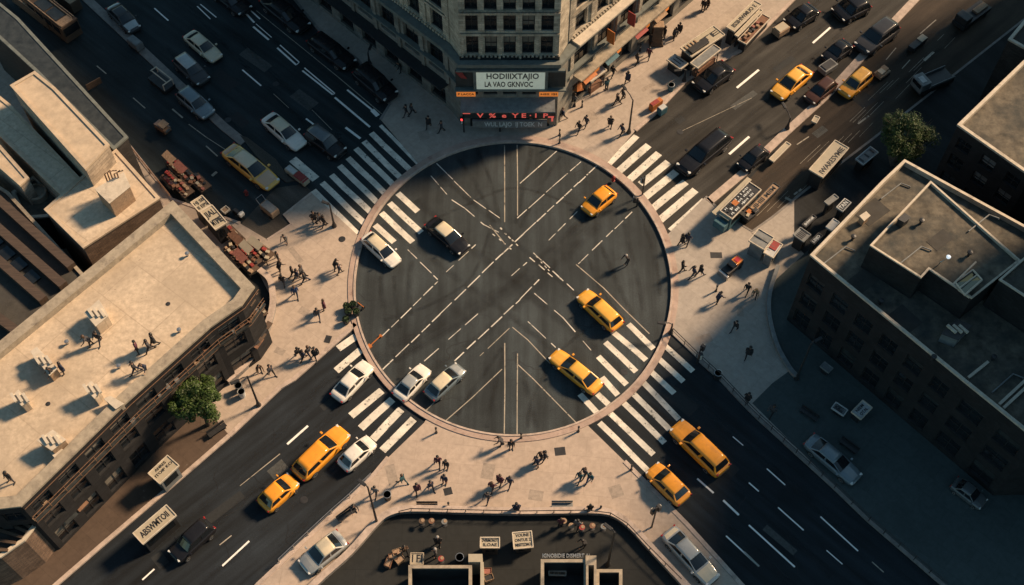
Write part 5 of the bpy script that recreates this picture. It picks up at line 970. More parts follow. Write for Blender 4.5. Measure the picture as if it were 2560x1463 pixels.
def pose(step=0., arm=.25, lean=0., bend=0., raise_r=None, fore=0.3, wide=0., knee=.1, face=(1, 0, 0), phone=False, pocket=False):
    """joint positions of a 1.76 m figure"""
    J = {}; hipz = .94-.05*abs(step)-.02*bend; J['pelvis'] = (0, 0, hipz); tl = lean+bend
    up = Vector((math.sin(tl), 0, math.cos(tl))); J['chest'] = Vector((0, 0, hipz))+up*.36; J['neck'] = Vector((0, 0, hipz))+up*.56; hu = Vector((math.sin(tl*.6), 0, math.cos(tl*.6))); J['head'] = J['neck']+hu*.17; J['face'] = face
    for s_, q in ((1, 'l'), (-1, 'r')):
        sw = step*s_; hp = Vector((0, s_*.095, hipz-.02)); J[q+'hip'] = hp
        kn = hp+Vector((math.sin(sw*.75)*.44+.02, s_*(.01+wide*.1), -.44*math.cos(sw*.75))); an = kn+Vector((math.sin(sw*.75-(.55*abs(step) if sw < 0 else -.05*abs(step)))*.43, s_*wide*.1, -.43*math.cos(sw*.6)))
        if sw >= 0 or step == 0: an.z = .085
        else: an.z = max(.085, min(an.z, .17))
        J[q+'knee'] = kn; J[q+'ankle'] = an; J[q+'toe'] = (1, s_*.15, -.02 if sw >= 0 else -.4)
        sh = Vector(J['neck'])+Vector((0, s_*.185, -.075)); J[q+'sho'] = sh; asw = -arm*s_*(1 if step >= 0 else -1) if step else .06
        if bend: asw = .35
        el = sh+Vector((math.sin(asw)*.29, s_*.05, -.29*math.cos(asw))); f = asw+fore; wr = el+Vector((math.sin(f)*.26, -s_*.01, -.26*math.cos(f)))
        if pocket: el = sh+Vector((-.06, s_*.09, -.27)); wr = el+Vector((.13, -s_*.07, -.19))
        if phone and s_ < 0: el = sh+Vector((.08, -.06, -.27)); wr = el+Vector((.20, .10, .12))
        if raise_r and s_ < 0: el = sh+Vector((.10, -.20, .18)); wr = el+Vector((.06, -.08, .25))
        J[q+'elb'] = el; J[q+'wri'] = wr
    return J
POSES = dict(stand=pose(), walk=pose(.36, .25, fore=.2), stride=pose(.46, .3, .04, fore=.2), back=pose(-.36, .25, fore=.2), brisk=pose(-.46, .3, .05, fore=.2), pocket=pose(.12, pocket=True), phone=pose(0, phone=True, face=(1, .1, -.2)), wave=pose(.3, raise_r=True), bend=pose(.15, bend=.38), wide=pose(0, wide=.5, fore=.3))
COATS = {'pocket', 'back'}
PM = {k: person_mesh(k, J, k in COATS) for k, J in POSES.items()}
SK = [mat('skin_%s' % n, c, .5) for n, c in (('light', (.46, .27, .19)), ('tan', (.32, .18, .11)), ('deep', (.12, .065, .04)))]
HR = dict(black=mat('black_hair', (.012, .010, .009), .5, var=.3, scale=30), brown=mat('brown_hair', (.06, .033, .018), .5, var=.3, scale=30), fair=mat('fair_hair', (.26, .17, .08), .5, var=.3, scale=30), grey=mat('grey_hair', (.25, .24, .23), .5, var=.3, scale=30))
CL = {n: mat('cloth_'+n, c, .85, var=.3, scale=8) for n, c in dict(black=(.014, .014, .016), navy=(.016, .024, .05), charcoal=(.045, .045, .05), plum=(.075, .022, .035), teal=(.012, .06, .075), blue=(.02, .05, .13), brown=(.06, .036, .022), grey=(.12, .12, .12), white=(.55, .53, .5), olive=(.05, .05, .025), red=(.3, .03, .03), tan=(.3, .2, .12), denim=(.03, .045, .075)).items()}
SHOE = mat('black_shoes', (.012, .011, .01), .5); LIP = mat('lips', (.22, .07, .06), .5)
seen = set()
def person(x, y, ps, head, topc, botc, hair, where, z=.131, skin=None, hl=None, grp='people walking on the plazas', sc=None):
    act = dict(stand='standing', walk='walking', stride='striding', back='in a long coat walking', brisk='striding briskly', pocket='in a long coat with hands in pockets,', phone='looking at a raised hand', wave='with one arm raised', bend='bending forward', wide='standing feet apart')[ps]
    tw = {'pocket': 'coat', 'back': 'coat'}.get(ps, 'top')
    label = 'person in %s %s %s' % (topc, act.replace(' briskly', ''), where) if ps not in COATS else 'person in %s coat %s' % (topc, where)
    if label in seen: raise SystemExit('dup person '+label)
    seen.add(label); me, hm = PM[ps]; s_ = sc or random.uniform(1.02, 1.12); rot = R(head)
    # the lowest foot stands on the ground
    o = bpy.data.objects.new('person', me); C.objects.link(o); g = G(x, y, z); o.location = (g.x, g.y, z-.004); o.rotation_euler = (0, 0, rot); o.scale = (s_*1.25, s_*1.25, s_)
    mats = [skin or random.choice(SK), CL[topc], CL[botc], SHOE, LIP]
    for k in range(5): o.material_slots[k].link = 'OBJECT'; o.material_slots[k].material = mats[k]
    h = bpy.data.objects.new('hair', hm[hl or random.choice(('short', 'short', 'long'))]); C.objects.link(h); h.parent = o; h.material_slots[0].link = 'OBJECT'; h.material_slots[0].material = HR[hair]
    tag(o, label, 'person', grp); return o
PEOPLE = [
 (1016, 290, 'walk', 200, 'black', 'charcoal', 'black', 'leftmost on the shaded corner below the black parked cars'), (1030, 287, 'stride', 20, 'charcoal', 'black', 'brown', 'in a pair on the shaded northern corner'),
 (1072, 318, 'back', 255, 'black', 'black', 'black', 'midway along the shaded northern corner'), (1104, 330, 'walk', 190, 'charcoal', 'black', 'black', 'left of the red signal lamp'), (1003, 180, 'bend', 210, 'black', 'black', 'black', 'against the dark wing of the stone corner block'),
 (1396, 300, 'stride', 215, 'black', 'navy', 'black', 'at the sunlit edge beside the corner shopfront'), (1407, 298, 'brisk', 205, 'navy', 'black', 'brown', 'second at the sunlit edge beside the corner shopfront'),
 (1447, 330, 'stride', 230, 'black', 'charcoal', 'black', 'lower of two friends on the northern plaza'), (1465, 316, 'walk', 225, 'charcoal', 'navy', 'black', 'upper of two friends on the northern plaza'),
 (1525, 318, 'pocket', 260, 'black', 'black', 'brown', 'alone left of the northern street lamp'), (1554, 338, 'stride', 215, 'navy', 'black', 'black', 'at the foot of the northern street lamp'),
 (1543, 262, 'brisk', 210, 'black', 'black', 'black', 'left of a pair under the arm of the northern street lamp'), (1556, 250, 'walk', 205, 'charcoal', 'black', 'brown', 'right of a pair under the arm of the northern street lamp'),
 (1568, 208, 'back', 60, 'navy', 'black', 'black', 'halfway between the canopy and the kiosk with three letters'), (1531, 192, 'walk', 45, 'black', 'charcoal', 'black', 'near the canopy of the stone corner block'), (1516, 226, 'stand', 120, 'teal', 'black', 'black', 'small and alone near the orange parasol'),
 (1592, 162, 'wave', 30, 'charcoal', 'black', 'black', 'on the upper northern pavement'), (1621, 147, 'walk', 60, 'plum', 'charcoal', 'black', 'below the tall pale plinth on the northern pavement'), (1627, 112, 'pocket', 240, 'black', 'black', 'black', 'beside the tall pale plinth on the northern pavement'),
 (1660, 96, 'stand', 200, 'black', 'charcoal', 'brown', 'right of the tall pale plinth'), (1697, 86, 'back', 70, 'black', 'black', 'black', 'above the kiosk with three letters'), (1683, 100, 'bend', 45, 'charcoal', 'black', 'black', 'just above the kiosk with three letters'), (1757, 28, 'stand', 240, 'black', 'brown', 'black', 'near the top of the northern pavement'), (1768, 22, 'pocket', 190, 'brown', 'black', 'brown', 'near the top of the northern pavement'),
 (1436, 262, 'walk', 40, 'grey', 'denim', 'brown', 'near the stalls of the sunlit wing'), (1421, 258, 'stand', 300, 'tan', 'charcoal', 'fair', 'close by the shopfront corner pillar'), (1447, 238, 'bend', 120, 'navy', 'black', 'black', 'by the orange parasol'), (1485, 214, 'stand', 100, 'charcoal', 'denim', 'brown', 'at the glass canopy of the sunlit wing'), (1500, 202, 'walk', 220, 'brown', 'black', 'black', 'just right of the glass canopy of the sunlit wing'),
 (787, 556, 'pocket', 300, 'black', 'black', 'black', 'left of a trio below the northwest crosswalk'), (801, 560, 'stride', 330, 'charcoal', 'navy', 'black', 'in the middle of a trio below the northwest crosswalk'), (812, 566, 'walk', 210, 'black', 'charcoal', 'black', 'right of a trio below the northwest crosswalk'),
 (716, 606, 'bend', 260, 'grey', 'charcoal', 'black', 'in white and grey by the loading bay'), (733, 692, 'stride', 20, 'black', 'black', 'black', 'at the left of a knot of four on the western plaza'), (745, 700, 'brisk', 40, 'navy', 'charcoal', 'black', 'second from left in a knot of four on the western plaza'), (756, 690, 'walk', 345, 'charcoal', 'black', 'brown', 'at the top of a knot of four on the western plaza'), (764, 706, 'stride', 200, 'black', 'navy', 'black', 'at the right of a knot of four on the western plaza'),
 (741, 742, 'walk', 280, 'blue', 'denim', 'brown', 'in blue just below the knot of four'), (838, 676, 'bend', 30, 'black', 'charcoal', 'black', 'stooping near the left rim of the circle'), (850, 684, 'wave', 20, 'navy', 'black', 'black', 'near the left rim of the circle'),
 (796, 795, 'stride', 280, 'charcoal', 'denim', 'black', 'lower of two in the lower western plaza'), (812, 774, 'pocket', 200, 'plum', 'black', 'brown', 'upper of two in the lower western plaza'),
 (748, 893, 'walk', 130, 'black', 'charcoal', 'black', 'left of a line of four by the southwest kerb'), (760, 899, 'stride', 40, 'navy', 'black', 'black', 'second in a line of four by the southwest kerb'), (774, 890, 'brisk', 320, 'charcoal', 'navy', 'brown', 'third in a line of four by the southwest kerb'), (791, 894, 'back', 300, 'black', 'black', 'black', 'last in a line of four by the southwest kerb'),
 (650, 930, 'bend', 300, 'brown', 'black', 'black', 'at the end of the curved pale wall'), (680, 938, 'walk', 320, 'charcoal', 'black', 'black', 'left of the southwest kerb below the curved wall'),
 (697, 655, 'stand', 20, 'black', 'navy', 'black', 'at the outer corner of the market stalls'), (700, 682, 'bend', 60, 'black', 'black', 'brown', 'by the top of the curved pale wall'), (655, 626, 'stand', 45, 'tan', 'black', 'black', 'behind the white stall table'), (709, 712, 'walk', 90, 'black', 'charcoal', 'black', 'by the cream cloth on the western plaza'),
 (1704, 612, 'back', 30, 'black', 'black', 'black', 'left of a pair under the northeast crosswalk'), (1717, 610, 'walk', 60, 'navy', 'charcoal', 'black', 'right of a pair under the northeast crosswalk'), (1704, 680, 'wave', 0, 'black', 'black', 'black', 'beside the right rim of the circle'),
 (1732, 692, 'stride', 200, 'navy', 'charcoal', 'black', 'left of a pair left of the street sweeper'), (1749, 690, 'brisk', 30, 'black', 'navy', 'black', 'right of a pair left of the street sweeper'), (1791, 758, 'bend', 30, 'navy', 'black', 'black', 'alone below the street sweeper'),
 (1866, 732, 'stride', 240, 'black', 'black', 'black', 'in shade near the curved grey wall'), (1886, 742, 'bend', 250, 'tan', 'brown', 'fair', 'in tan near the curved grey wall'), (1836, 826, 'brisk', 230, 'black', 'charcoal', 'black', 'alone in the middle of the eastern plaza'), (1869, 892, 'back', 250, 'black', 'black', 'black', 'in the lower eastern plaza'), (1866, 1005, 'pocket', 60, 'black', 'black', 'black', 'against the kerb of the southeast road'), (1927, 1037, 'walk', 230, 'charcoal', 'black', 'black', 'in the shade above the slate parked car'),
 (1569, 660, 'bend', 210, 'black', 'charcoal', 'grey', 'crossing the asphalt inside the circle'),
 (1096, 1163, 'walk', 270, 'plum', 'black', 'black', 'upper left on the southern plaza'), (1116, 1172, 'stand', 250, 'black', 'charcoal', 'black', 'right of the upper left walker of the southern plaza'), (1008, 1208, 'stride', 150, 'teal', 'teal', 'brown', 'in teal by the southwest kerb'), (1044, 1230, 'back', 285, 'plum', 'black', 'black', 'central of the lower left walkers on the southern plaza'), (1078, 1224, 'walk', 300, 'navy', 'charcoal', 'black', 'small among the lower left walkers on the southern plaza'), (1112, 1209, 'stand', 250, 'navy', 'plum', 'black', 'right of the lower left walkers on the southern plaza'),
 (940, 1238, 'walk', 250, 'grey', 'black', 'black', 'by the street lamp at the southwest kerb'), (1278, 1122, 'stand', 270, 'black', 'charcoal', 'black', 'at the bottom of the stone ring'), (1255, 1114, 'bend', 180, 'charcoal', 'black', 'black', 'crouched at the bottom of the stone ring'), (1250, 1210, 'pocket', 240, 'plum', 'black', 'brown', 'left of a pair in the centre of the southern plaza'), (1274, 1214, 'walk', 240, 'navy', 'navy', 'black', 'right of a pair in the centre of the southern plaza'),
 (1219, 1252, 'stride', 245, 'charcoal', 'navy', 'black', 'lowest walker left of centre on the southern plaza'), (1230, 1226, 'walk', 60, 'plum', 'charcoal', 'brown', 'just above the lowest walker left of centre'), (1291, 1279, 'pocket', 270, 'navy', 'black', 'black', 'leaning at the long pale wall'), (884, 1276, 'bend', 300, 'charcoal', 'black', 'black', 'by the kerb above the silver parked car'),
 (1341, 1164, 'wide', 220, 'navy', 'black', 'black', 'left of a trio in the upper southern plaza'), (1352, 1152, 'stride', 215, 'black', 'navy', 'brown', 'in the middle of a trio in the upper southern plaza'), (1362, 1150, 'walk', 210, 'charcoal', 'navy', 'black', 'right of a trio in the upper southern plaza'), (1449, 1201, 'stride', 235, 'teal', 'teal', 'black', 'left of a teal trio on the right of the southern plaza'), (1461, 1192, 'walk', 220, 'charcoal', 'teal', 'brown', 'in the middle of the teal trio on the southern plaza'), (1474, 1204, 'brisk', 240, 'teal', 'blue', 'black', 'right of a teal trio on the right of the southern plaza'),
 (1474, 1281, 'stand', 90, 'black', 'charcoal', 'black', 'looking over the long pale wall'), (1096, 1362, 'pocket', 270, 'black', 'black', 'grey', 'in the courtyard below the wall'), (1090, 1392, 'stand', 200, 'charcoal', 'black', 'grey', 'beside the red round table in the courtyard'), (1014, 1385, 'wave', 300, 'brown', 'black', 'black', 'by the crates of the courtyard'), (1462, 1366, 'bend', 200, 'black', 'black', 'black', 'above the coping of the right light well'), (1402, 1316, 'stand', 90, 'plum', 'black', 'brown', 'among the shaded courtyard tables'), (1443, 1320, 'walk', 60, 'grey', 'black', 'black', 'right of the shaded courtyard tables'),
]
for q in PEOPLE: person(*q)
RZ = 9.505
for q in [(252, 858, 'walk', 250, 'black', 'charcoal', 'black', 'right of the square roof hatch'), (230, 864, 'bend', 200, 'charcoal', 'black', 'brown', 'below the square roof hatch'), (347, 880, 'wide', 200, 'plum', 'black', 'black', 'left of a trio on the largest roof'), (377, 878, 'stride', 210, 'charcoal', 'black', 'black', 'lower right of a trio on the largest roof'), (388, 862, 'back', 220, 'black', 'black', 'black', 'upper right of a trio on the largest roof'),
          (342, 932, 'stride', 200, 'black', 'navy', 'black', 'left of a pair near the roof edge'), (366, 928, 'bend', 260, 'navy', 'charcoal', 'brown', 'right of a pair near the roof edge'), (142, 940, 'bend', 220, 'black', 'black', 'black', 'at the foot of the striped roof crate'), (161, 932, 'pocket', 230, 'navy', 'black', 'black', 'right of the striped roof crate'), (31, 1204, 'wide', 250, 'black', 'charcoal', 'black', 'alone at the lower left of the largest roof')]:
    person(*q, z=RZ, grp='people on the sandy roof')
# ------------------------------------------------------------------ street furniture
def street_lamp(label, base, top, arm, z=.13, h=None, head=True):
    """pole whose height is read from where its top appears; arm reaches a second pixel at that height"""
    b = G(*base, z); lo, hi = 2., 14.
    for _ in range(30):                      # height at which the vertical through b passes the row of the top
        m_ = (lo+hi)/2; p = G(*top, m_)
        if p.y > b.y: lo = m_
        else: hi = m_
    hh = h or lo; r = thing('street_lamp', label, 'street lamp', b, group='street lamps'); t = Vector((b.x, b.y, hh)); a = G(*arm, hh); a = t+(a-t)*1.0
    part(r, 'base', M['dark'], lambda q: q.lathe([(.26, z), (.26, z+.15), (.16, z+.5), (.11, z+.9)], (b.x, b.y, 0), 10)); part(r, 'pole', M['dark'], lambda q: q.tube([b+Vector((0, 0, .1)), (b+t)/2, t], [.12, .10, .075], 8))
    part(r, 'arm', M['dark'], lambda q: q.tube([t-Vector((0, 0, .1)), t.lerp(a, .4)+Vector((0, 0, .12)), a], [.07, .06, .05], 6))
    if head: 
        d = (a-t); d.z = 0; part(r, 'lamp_head', M['dark'], lambda q: q.obox(a+d.normalized()*.25, .42, .15, .09, d), bevel=.05); part(r, 'lens', M['lens'], lambda q: q.obox(a+d.normalized()*.28-Vector((0, 0, .10)), .3, .1, .02, d))
    return r
street_lamp('bent armed street lamp beside the northeast crosswalk', (1572, 332), (1588, 250), (1563, 222))
street_lamp('street lamp leaning over the pavement between the tree and the southwest road', (647, 1014), (618, 941), (594, 952))
street_lamp('street lamp reaching from the courtyard wall to the southwest road', (943, 1309), (926, 1218), (910, 1211))
street_lamp('tall slim street lamp at the end of the curved grey wall', (1991, 947), (2036, 858), (2040, 852))
street_lamp('thin street lamp on the shaded northern kerb by the black parked cars', (924, 160), (920, 132), (924, 122))
street_lamp('street lamp by the kerb beside the kiosk with three letters', (1710, 203), (1709, 182), (1700, 176))
street_lamp('double headed street lamp on the northeast island by the maroon van', (1968, 322), (1984, 300), (1962, 268))
street_lamp('signal mast at the right hand foot of the stone ring', (1676, 834), (1676, 818), (1661, 808))
street_lamp('thin lamp mast on the western plaza that casts a long shadow', (836, 566), (834, 511), (819, 509))
street_lamp('lamp mast in the dark southern courtyard', (1520, 1412), (1526, 1330), (1526, 1322))
def signal(label, base, h, heads, lit=None, z=.13):
    b = G(*base, z); r = thing('traffic_signal', label, 'traffic signal', b, group='traffic signals')
    part(r, 'pole', M['dark'], lambda q: q.tube([b, b+Vector((0, 0, h))], [.09, .07], 8))
    for i, (dx, dy, hz) in enumerate(heads):
        c = b+Vector((dx*.35, dy*.35, hz)); hb = part(r, 'signal_head', M['dark'], lambda q: (q.obox(c, .2, .16, .42, (dy, -dx, 0) if dx or dy else (1, 0, 0)), q.obox(c-Vector((dx, dy, 0))*.17, .05, .05, .06)), bevel=.03)
        for k, m_ in enumerate((lit or M['lens'], M['lens'], M['lens'])):
            f = Vector((dx, dy, 0)).normalized(); part(r, 'lens', m_, lambda q: q.obox(c+f*.19+Vector((0, 0, .26-.26*k)), .03, .09, .09, f))
    return r
signal('traffic signal with two black heads by the short amber taxi', (1629, 1318), 4.6, [(.6, .5, 4.1), (-.5, .6, 3.2)])
signal('signal with a glowing red head on the shaded northern corner', (1160, 330), 2.9, [(-.3, -1, 2.4)], M['sigred'])
signal('signal post at the southeast crosswalk near the eastern plaza kerb', (1742, 908), 3.0, [(.7, .7, 2.6), (.2, -.8, 1.9)])
signal('slim signal post on the right rim of the stone ring by the white stripes', (1606, 486), 3.2, [(-.7, -.4, 2.7)], z=.27)
signal('low signal post just inside the right rim of the circle', (1592, 516), 1.4, [(-.8, .3, 1.1)], z=.02)
def simple(name, label, cat, px, z, pieces, grp=None, rot=0.):
    """pieces: (part name, MB in local metres, material, bevel)"""
    r = thing(name, label, cat, G(*px, z), R(rot), grp)
    for n, mb, m, bv in pieces: o = mb.build(n, m, None, world=False, bevel=bv); o.parent = r
    return r
def bollard(px, label, m='dark', h=1.0, z=.13): return simple('bollard', label, 'bollard', px, z, [('post', MB().lathe([(.13, 0), (.13, .08), (.09, .12), (.08, h-.2), (.11, h-.18), (.11, h-.08), (.05, h), (0, h)]), M[m], 0), ('collar', MB().lathe([(.095, h*.55), (.095, h*.68)], n=10), M['coping'], 0)], 'bollards')
bollard((1250, 328), 'black bollard standing below the corner shopfront', h=1.9)
bollard((1399, 358), 'stout bollard on the top of the stone ring', h=1.5, z=.2); bollard((1399, 338), 'short bollard just above the top of the stone ring')
for i, (x, y, l) in enumerate([(1446, 1079, 'grey bollard where the stone ring meets the southeast crosswalk'), (1091, 1082, 'grey bollard at the lower left foot of the stone ring'), (1501, 1277, 'thin bollard on the long pale wall near its right bend'), (1122, 1268, 'small bollard above the left bend of the long pale wall'), (1303, 1096, 'bollard at the foot of the right hand thin line'), (1790, 728, 'tiny bollard on the pale flags left of the street sweeper'), (1437, 266, 'small bollard near the sunlit wing stalls'), (1600, 128, 'small round bollard on the upper northern pavement'), (1455, 268, 'grey bollard alone on the sunlit northern plaza'), (1578, 1175, 'steel bollard along the kerb of the southeast crosswalk')]): bollard((x, y), l, h=1.1)
def bin_(px, label, m='dark', z=.13): return simple('litter_bin', label, 'litter bin', px, z, [('body', MB().lathe([(.0, 0), (.30, 0), (.36, .9), (.33, .93), (.3, .88), (0, .86)], n=14), M[m], 0), ('rim', MB().lathe([(.37, .90), (.39, .95), (.34, .96), (.33, .9)], n=14), M['steel'], 0)], 'litter bins')
bin_((1676, 226), 'green black litter bin at the northeast kerb', 'teal'); bin_((1792, 944), 'round dark litter bin on the southeast kerb rail'); bin_((607, 990), 'pale topped litter bin right of the round tree', 'lgrey'); bin_((600, 975), 'black litter bin tucked under the round tree'); bin_((1150, 1402), 'black litter bin beside the left light well', 'dark', .14); bin_((970, 1246), 'litter bin near the southwest street lamp')
def pot(px, label, z=.2, red=False):
    mb = MB()
    for k in range(90):
        a, b_ = random.random()*6.28, random.random(); rr = .34*math.sqrt(b_); c = Vector((rr*math.cos(a), rr*math.sin(a), .62+.3*(1-b_)*random.random())); u = Vector((random.gauss(0, 1), random.gauss(0, 1), random.gauss(0, .6))).normalized(); v = u.orthogonal().normalized(); s_ = .09
        mb.quad(c-u*s_-v*s_*.5, c+u*s_-v*s_*.5, c+u*s_*.8+v*s_*.5, c-u*s_*.8+v*s_*.5)
    return simple('planter', label, 'planter', px, z, [('tub', MB().lathe([(0, 0), (.28, 0), (.38, .55), (.34, .6), (.3, .52), (0, .52)], n=14), M['dark'], 0), ('plant', mb, M['red'] if red else MATS['leaf_dark'], 0)], 'planters at the stone ring')
mat('leaf_dark', (.035, .06, .018), .6, var=.5, scale=4)
pot((866, 806), 'round black planter lowest of the cluster on the left of the stone ring'); pot((872, 786), 'black planter in the middle of the cluster on the left of the stone ring'); pot((884, 768), 'black planter at the top of the cluster on the left of the stone ring'); pot((892, 786), 'small leafy planter on the inner edge of the left of the stone ring', .27); pot((868, 772), 'black planter outermost of the cluster on the left of the stone ring')
simple('road_barrier', 'small orange barrier pole lying inside the lower left of the circle', 'barrier', (935, 857), .02, [('pole', MB().tube([(-.5, 0, .1), (.9, 0, .16)], .06, 6), M['orange'], 0), ('foot', MB().obox((-.6, 0, .1), .18, .22, .1), M['orange'], .03), ('foot', MB().obox((.95, 0, .1), .1, .16, .08), M['orange'], .02)], None, 48)
simple('road_barrier', 'short yellow barrier by the planters of the stone ring', 'barrier', (903, 769), .02, [('pole', MB().tube([(-.4, 0, .5), (.4, 0, .5)], .06, 6), M['orange'], 0), ('foot', MB().obox((-.3, 0, .22), .05, .2, .22), M['dark'], .02), ('foot', MB().obox((.3, 0, .22), .05, .2, .22), M['dark'], .02)], None, -40)
def hydrant(px, label, z=.13): return simple('hydrant', label, 'hydrant', px, z, [('barrel', MB().lathe([(.2, 0), (.2, .06), (.13, .1), (.13, .55), (.17, .58), (.15, .7), (.06, .8), (0, .82)], n=12), M['red'], 0), ('nozzle', MB().tube([(-.24, 0, .45), (.24, 0, .45)], .07, 8), M['red'], 0)], 'hydrants')
hydrant((617, 487), 'red hydrant at the edge of the loading bay', .02); hydrant((1533, 452), 'orange red hydrant on the upper right of the stone ring', .27)
simple('newspaper_box', 'orange newspaper box against the northeast kerb', 'newspaper box', (1640, 268), .13, [('body', MB().box(-.9, .7, -.3, .3, 0, .95), M['orange'], .05), ('lid', MB().box(-.85, .2, -.26, .26, .952, 1.05), M['red'], .02)], 'boxes at the northeast kerb', 40)
simple('newspaper_box', 'teal newspaper box right of the orange one at the northeast kerb', 'newspaper box', (1654, 282), .13, [('body', MB().box(-.5, .5, -.35, .35, 0, .9), M['teal'], .05), ('lid', MB().box(-.4, .4, -.3, .3, .902, 1.0), M['lgrey'], .02)], 'boxes at the northeast kerb', 40)
def bench(px, rot, label, m='dark', z=.13): return simple('bench', label, 'bench', px, z, [('seat', MB().box(-.95, .95, -.25, .25, .40, .46), M[m], .02), ('backrest', MB().obox((0, .27, .68), .95, .03, .18, (1, 0, 0)), M[m], .02), ('leg', MB().box(-.8, -.7, -.2, .2, 0, .399), M['dark'], 0), ('leg', MB().box(.7, .8, -.2, .2, 0, .399), M['dark'], 0)], 'benches', rot)
bench((545, 1080), 40, 'black bench with a curved pale trim on the brown southwest pavement'); bench((2020, 1040), -40, 'dark bench in the shade beside the slate parked car'); bench((1405, 1268), 0, 'grey bench on the pale flags against the long pale wall', 'mgrey'); bench((1068, 1270), 0, 'dark slatted bench above the left bend of the long pale wall'); bench((868, 1290), 40, 'dark bench by the kerb over the silver parked car'); bench((2120, 1120), -42, 'black bench beyond the slate parked car')
# flat roofed kiosks and lettered boards; px = four roof corners in order along the long side
def kiosk(name, label, cat, px, h, wallm, roofm, lines=(), rim='coping', extra=None, z=.13, grp=None, ink='ink', legs=False, lsize=.55):
    p = GP(px, h); c = sum(p, Vector())/4; r = thing(name, label, cat, (c.x, c.y, z), group=grp); u = (p[1]-p[0]).normalized(); v = (p[3]-p[0]); v = (v-u*v.dot(u)).normalized(); L = (p[1]-p[0]).length; Wd = abs((p[3]-p[0]).dot(v)); c = p[0]+u*L/2+v*Wd/2
    if u.x < 0: u = -u; v = -v
    if v.y < 0: v = -v
    cc = Vector((c.x, c.y, 0))
    if legs: part(r, 'post', M['dark'], lambda q: [q.tube([cc+u*a*(L/2-.15)+v*b*(Wd/2-.12)+Vector((0, 0, z)), cc+u*a*(L/2-.15)+v*b*(Wd/2-.12)+Vector((0, 0, h-.1))], .06, 6) for a in (-1, 1) for b in (-1, 1)]); part(r, 'counter', M['brownbox'], lambda q: q.obox(cc+Vector((0, 0, .55)), L/2-.3, Wd/2-.2, .42, u, v))
    else: part(r, 'wall', M[wallm], lambda q: q.obox(cc+Vector((0, 0, (z+h-.1)/2)), L/2-.12, Wd/2-.12, (h-.1-z)/2, u, v)); part(r, 'shop_window', M['glass'], lambda q: (q.obox(cc+u*.0-v*(Wd/2-.11)+Vector((0, 0, h*.58)), L/2-.4, .03, h*.2, u, v)))
    part(r, 'roof', M[roofm], lambda q: q.obox(cc+Vector((0, 0, h-.05)), L/2, Wd/2, .05, u, v))
    part(r, 'roof_rim', M[rim], lambda q: [q.obox(cc+v*s_*(Wd/2+.03)+Vector((0, 0, h-.02)), L/2+.06, .045, .10, u, v) for s_ in (-1, 1)]+[q.obox(cc+u*s_*(L/2+.03)+Vector((0, 0, h-.02)), .045, Wd/2-.02, .10, u, v) for s_ in (-1, 1)])
    n = len(lines)
    for i, ln in enumerate(lines):
        if not ln: continue
        off = ((n-1)/2-i)*Wd/max(n, 1)*.92; s_ = min(lsize*Wd/max(1, n)*1.6, 1.6); text('lettering', ln, cc+v*off+Vector((0, 0, h+.012)), u, v, s_, M[ink], r, fit=min(L*.86, s_*.62*len(ln)) if n > 1 else L*.82)
    if extra: extra(r, cc, u, v, L, Wd)
    return r
def books(r, c, u, v, L, Wd):
    for row in (-.55, .05, .6):
        part(r, 'book_row', [M['chalk'], M['ink'], M['lgrey'], M['orange']], lambda q: [q.obox(c+u*(-L/2+.4+k*.22)+v*(row*Wd*.5)+Vector((0, 0, 2.62)), .05+.03*random.random(), Wd*.07*random.uniform(.6, 1.3), .03, u+v*random.uniform(-.25, .25), m=random.choice((0, 0, 0, 2, 1))) for k in range(int((L-.8)/.22))])
    part(r, 'poster', M['orange'], lambda q: q.obox(c-u*L*.14+v*Wd*.14+Vector((0, 0, 2.63)), .32, .3, .03, u, v))
    part(r, 'side_awning', M['cream'], lambda q: q.obox(c+v*(Wd/2+.35)+Vector((0, 0, 2.3)), L/2+.6, .28, .05, u, v)); part(r, 'front_panel', M['cream'], lambda q: q.obox(c-u*(L/2+.2)+Vector((0, 0, 2.4)), .16, Wd*.4, .04, u, v)); part(r, 'dark_hood', M['teal'], lambda q: q.obox(c-u*(L/2+.75)+Vector((0, 0, 1.6)), .38, Wd*.46, .5, u, v), bevel=.08)
kiosk('book_kiosk', 'dark book kiosk with rows of white covers and one orange poster on the eastern plaza', 'kiosk', [(1801, 527), (1873, 456), (1897, 481), (1824, 553)], 2.55, 'teal', 'ink', extra=books)
kiosk('market_table', 'long black and tan table of goods right of the book kiosk', 'stall', [(1874, 519), (1934, 458), (1944, 470), (1886, 533)], 1.2, 'dark', 'tan', ['IIHIII MIIM'], 'dark')
def orange_top(r, c, u, v, L, Wd): part(r, 'orange_cover', M['orange'], lambda q: q.obox(c+u*.12+v*.1+Vector((0, 0, 1.16)), L*.22, Wd*.26, .06, u, v), bevel=.02); part(r, 'box', M['cream'], lambda q: q.obox(c-u*L*.25-v*Wd*.1+Vector((0, 0, 1.15)), .22, .15, .08, u+v*.3)); part(r, 'bag', M['dark'], lambda q: q.obox(c+u*L*.34-v*Wd*.25+Vector((0, 0, 1.2)), .3, .25, .14, u, v), bevel=.08)
kiosk('market_table', 'black table with an orange cover just below the book kiosk', 'stall', [(1852, 535), (1878, 514), (1896, 528), (1870, 550)], 1.1, 'dark', 'ink', extra=orange_top, rim='dark')
def booth_x(r, c, u, v, L, Wd): part(r, 'roof_panel', M['lgrey'], lambda q: q.obox(c-v*Wd*.24+Vector((0, 0, 2.53)), L*.42, Wd*.20, .03, u, v)); part(r, 'label_board', M['cream'], lambda q: q.obox(c+v*Wd*.18+Vector((0, 0, 2.54)), L*.4, Wd*.13, .04, u, v)); text('lettering', 'TURSNOB', c+v*Wd*.18+Vector((0, 0, 2.60)), u, v, .4, M['ink'], r, fit=L*.6)
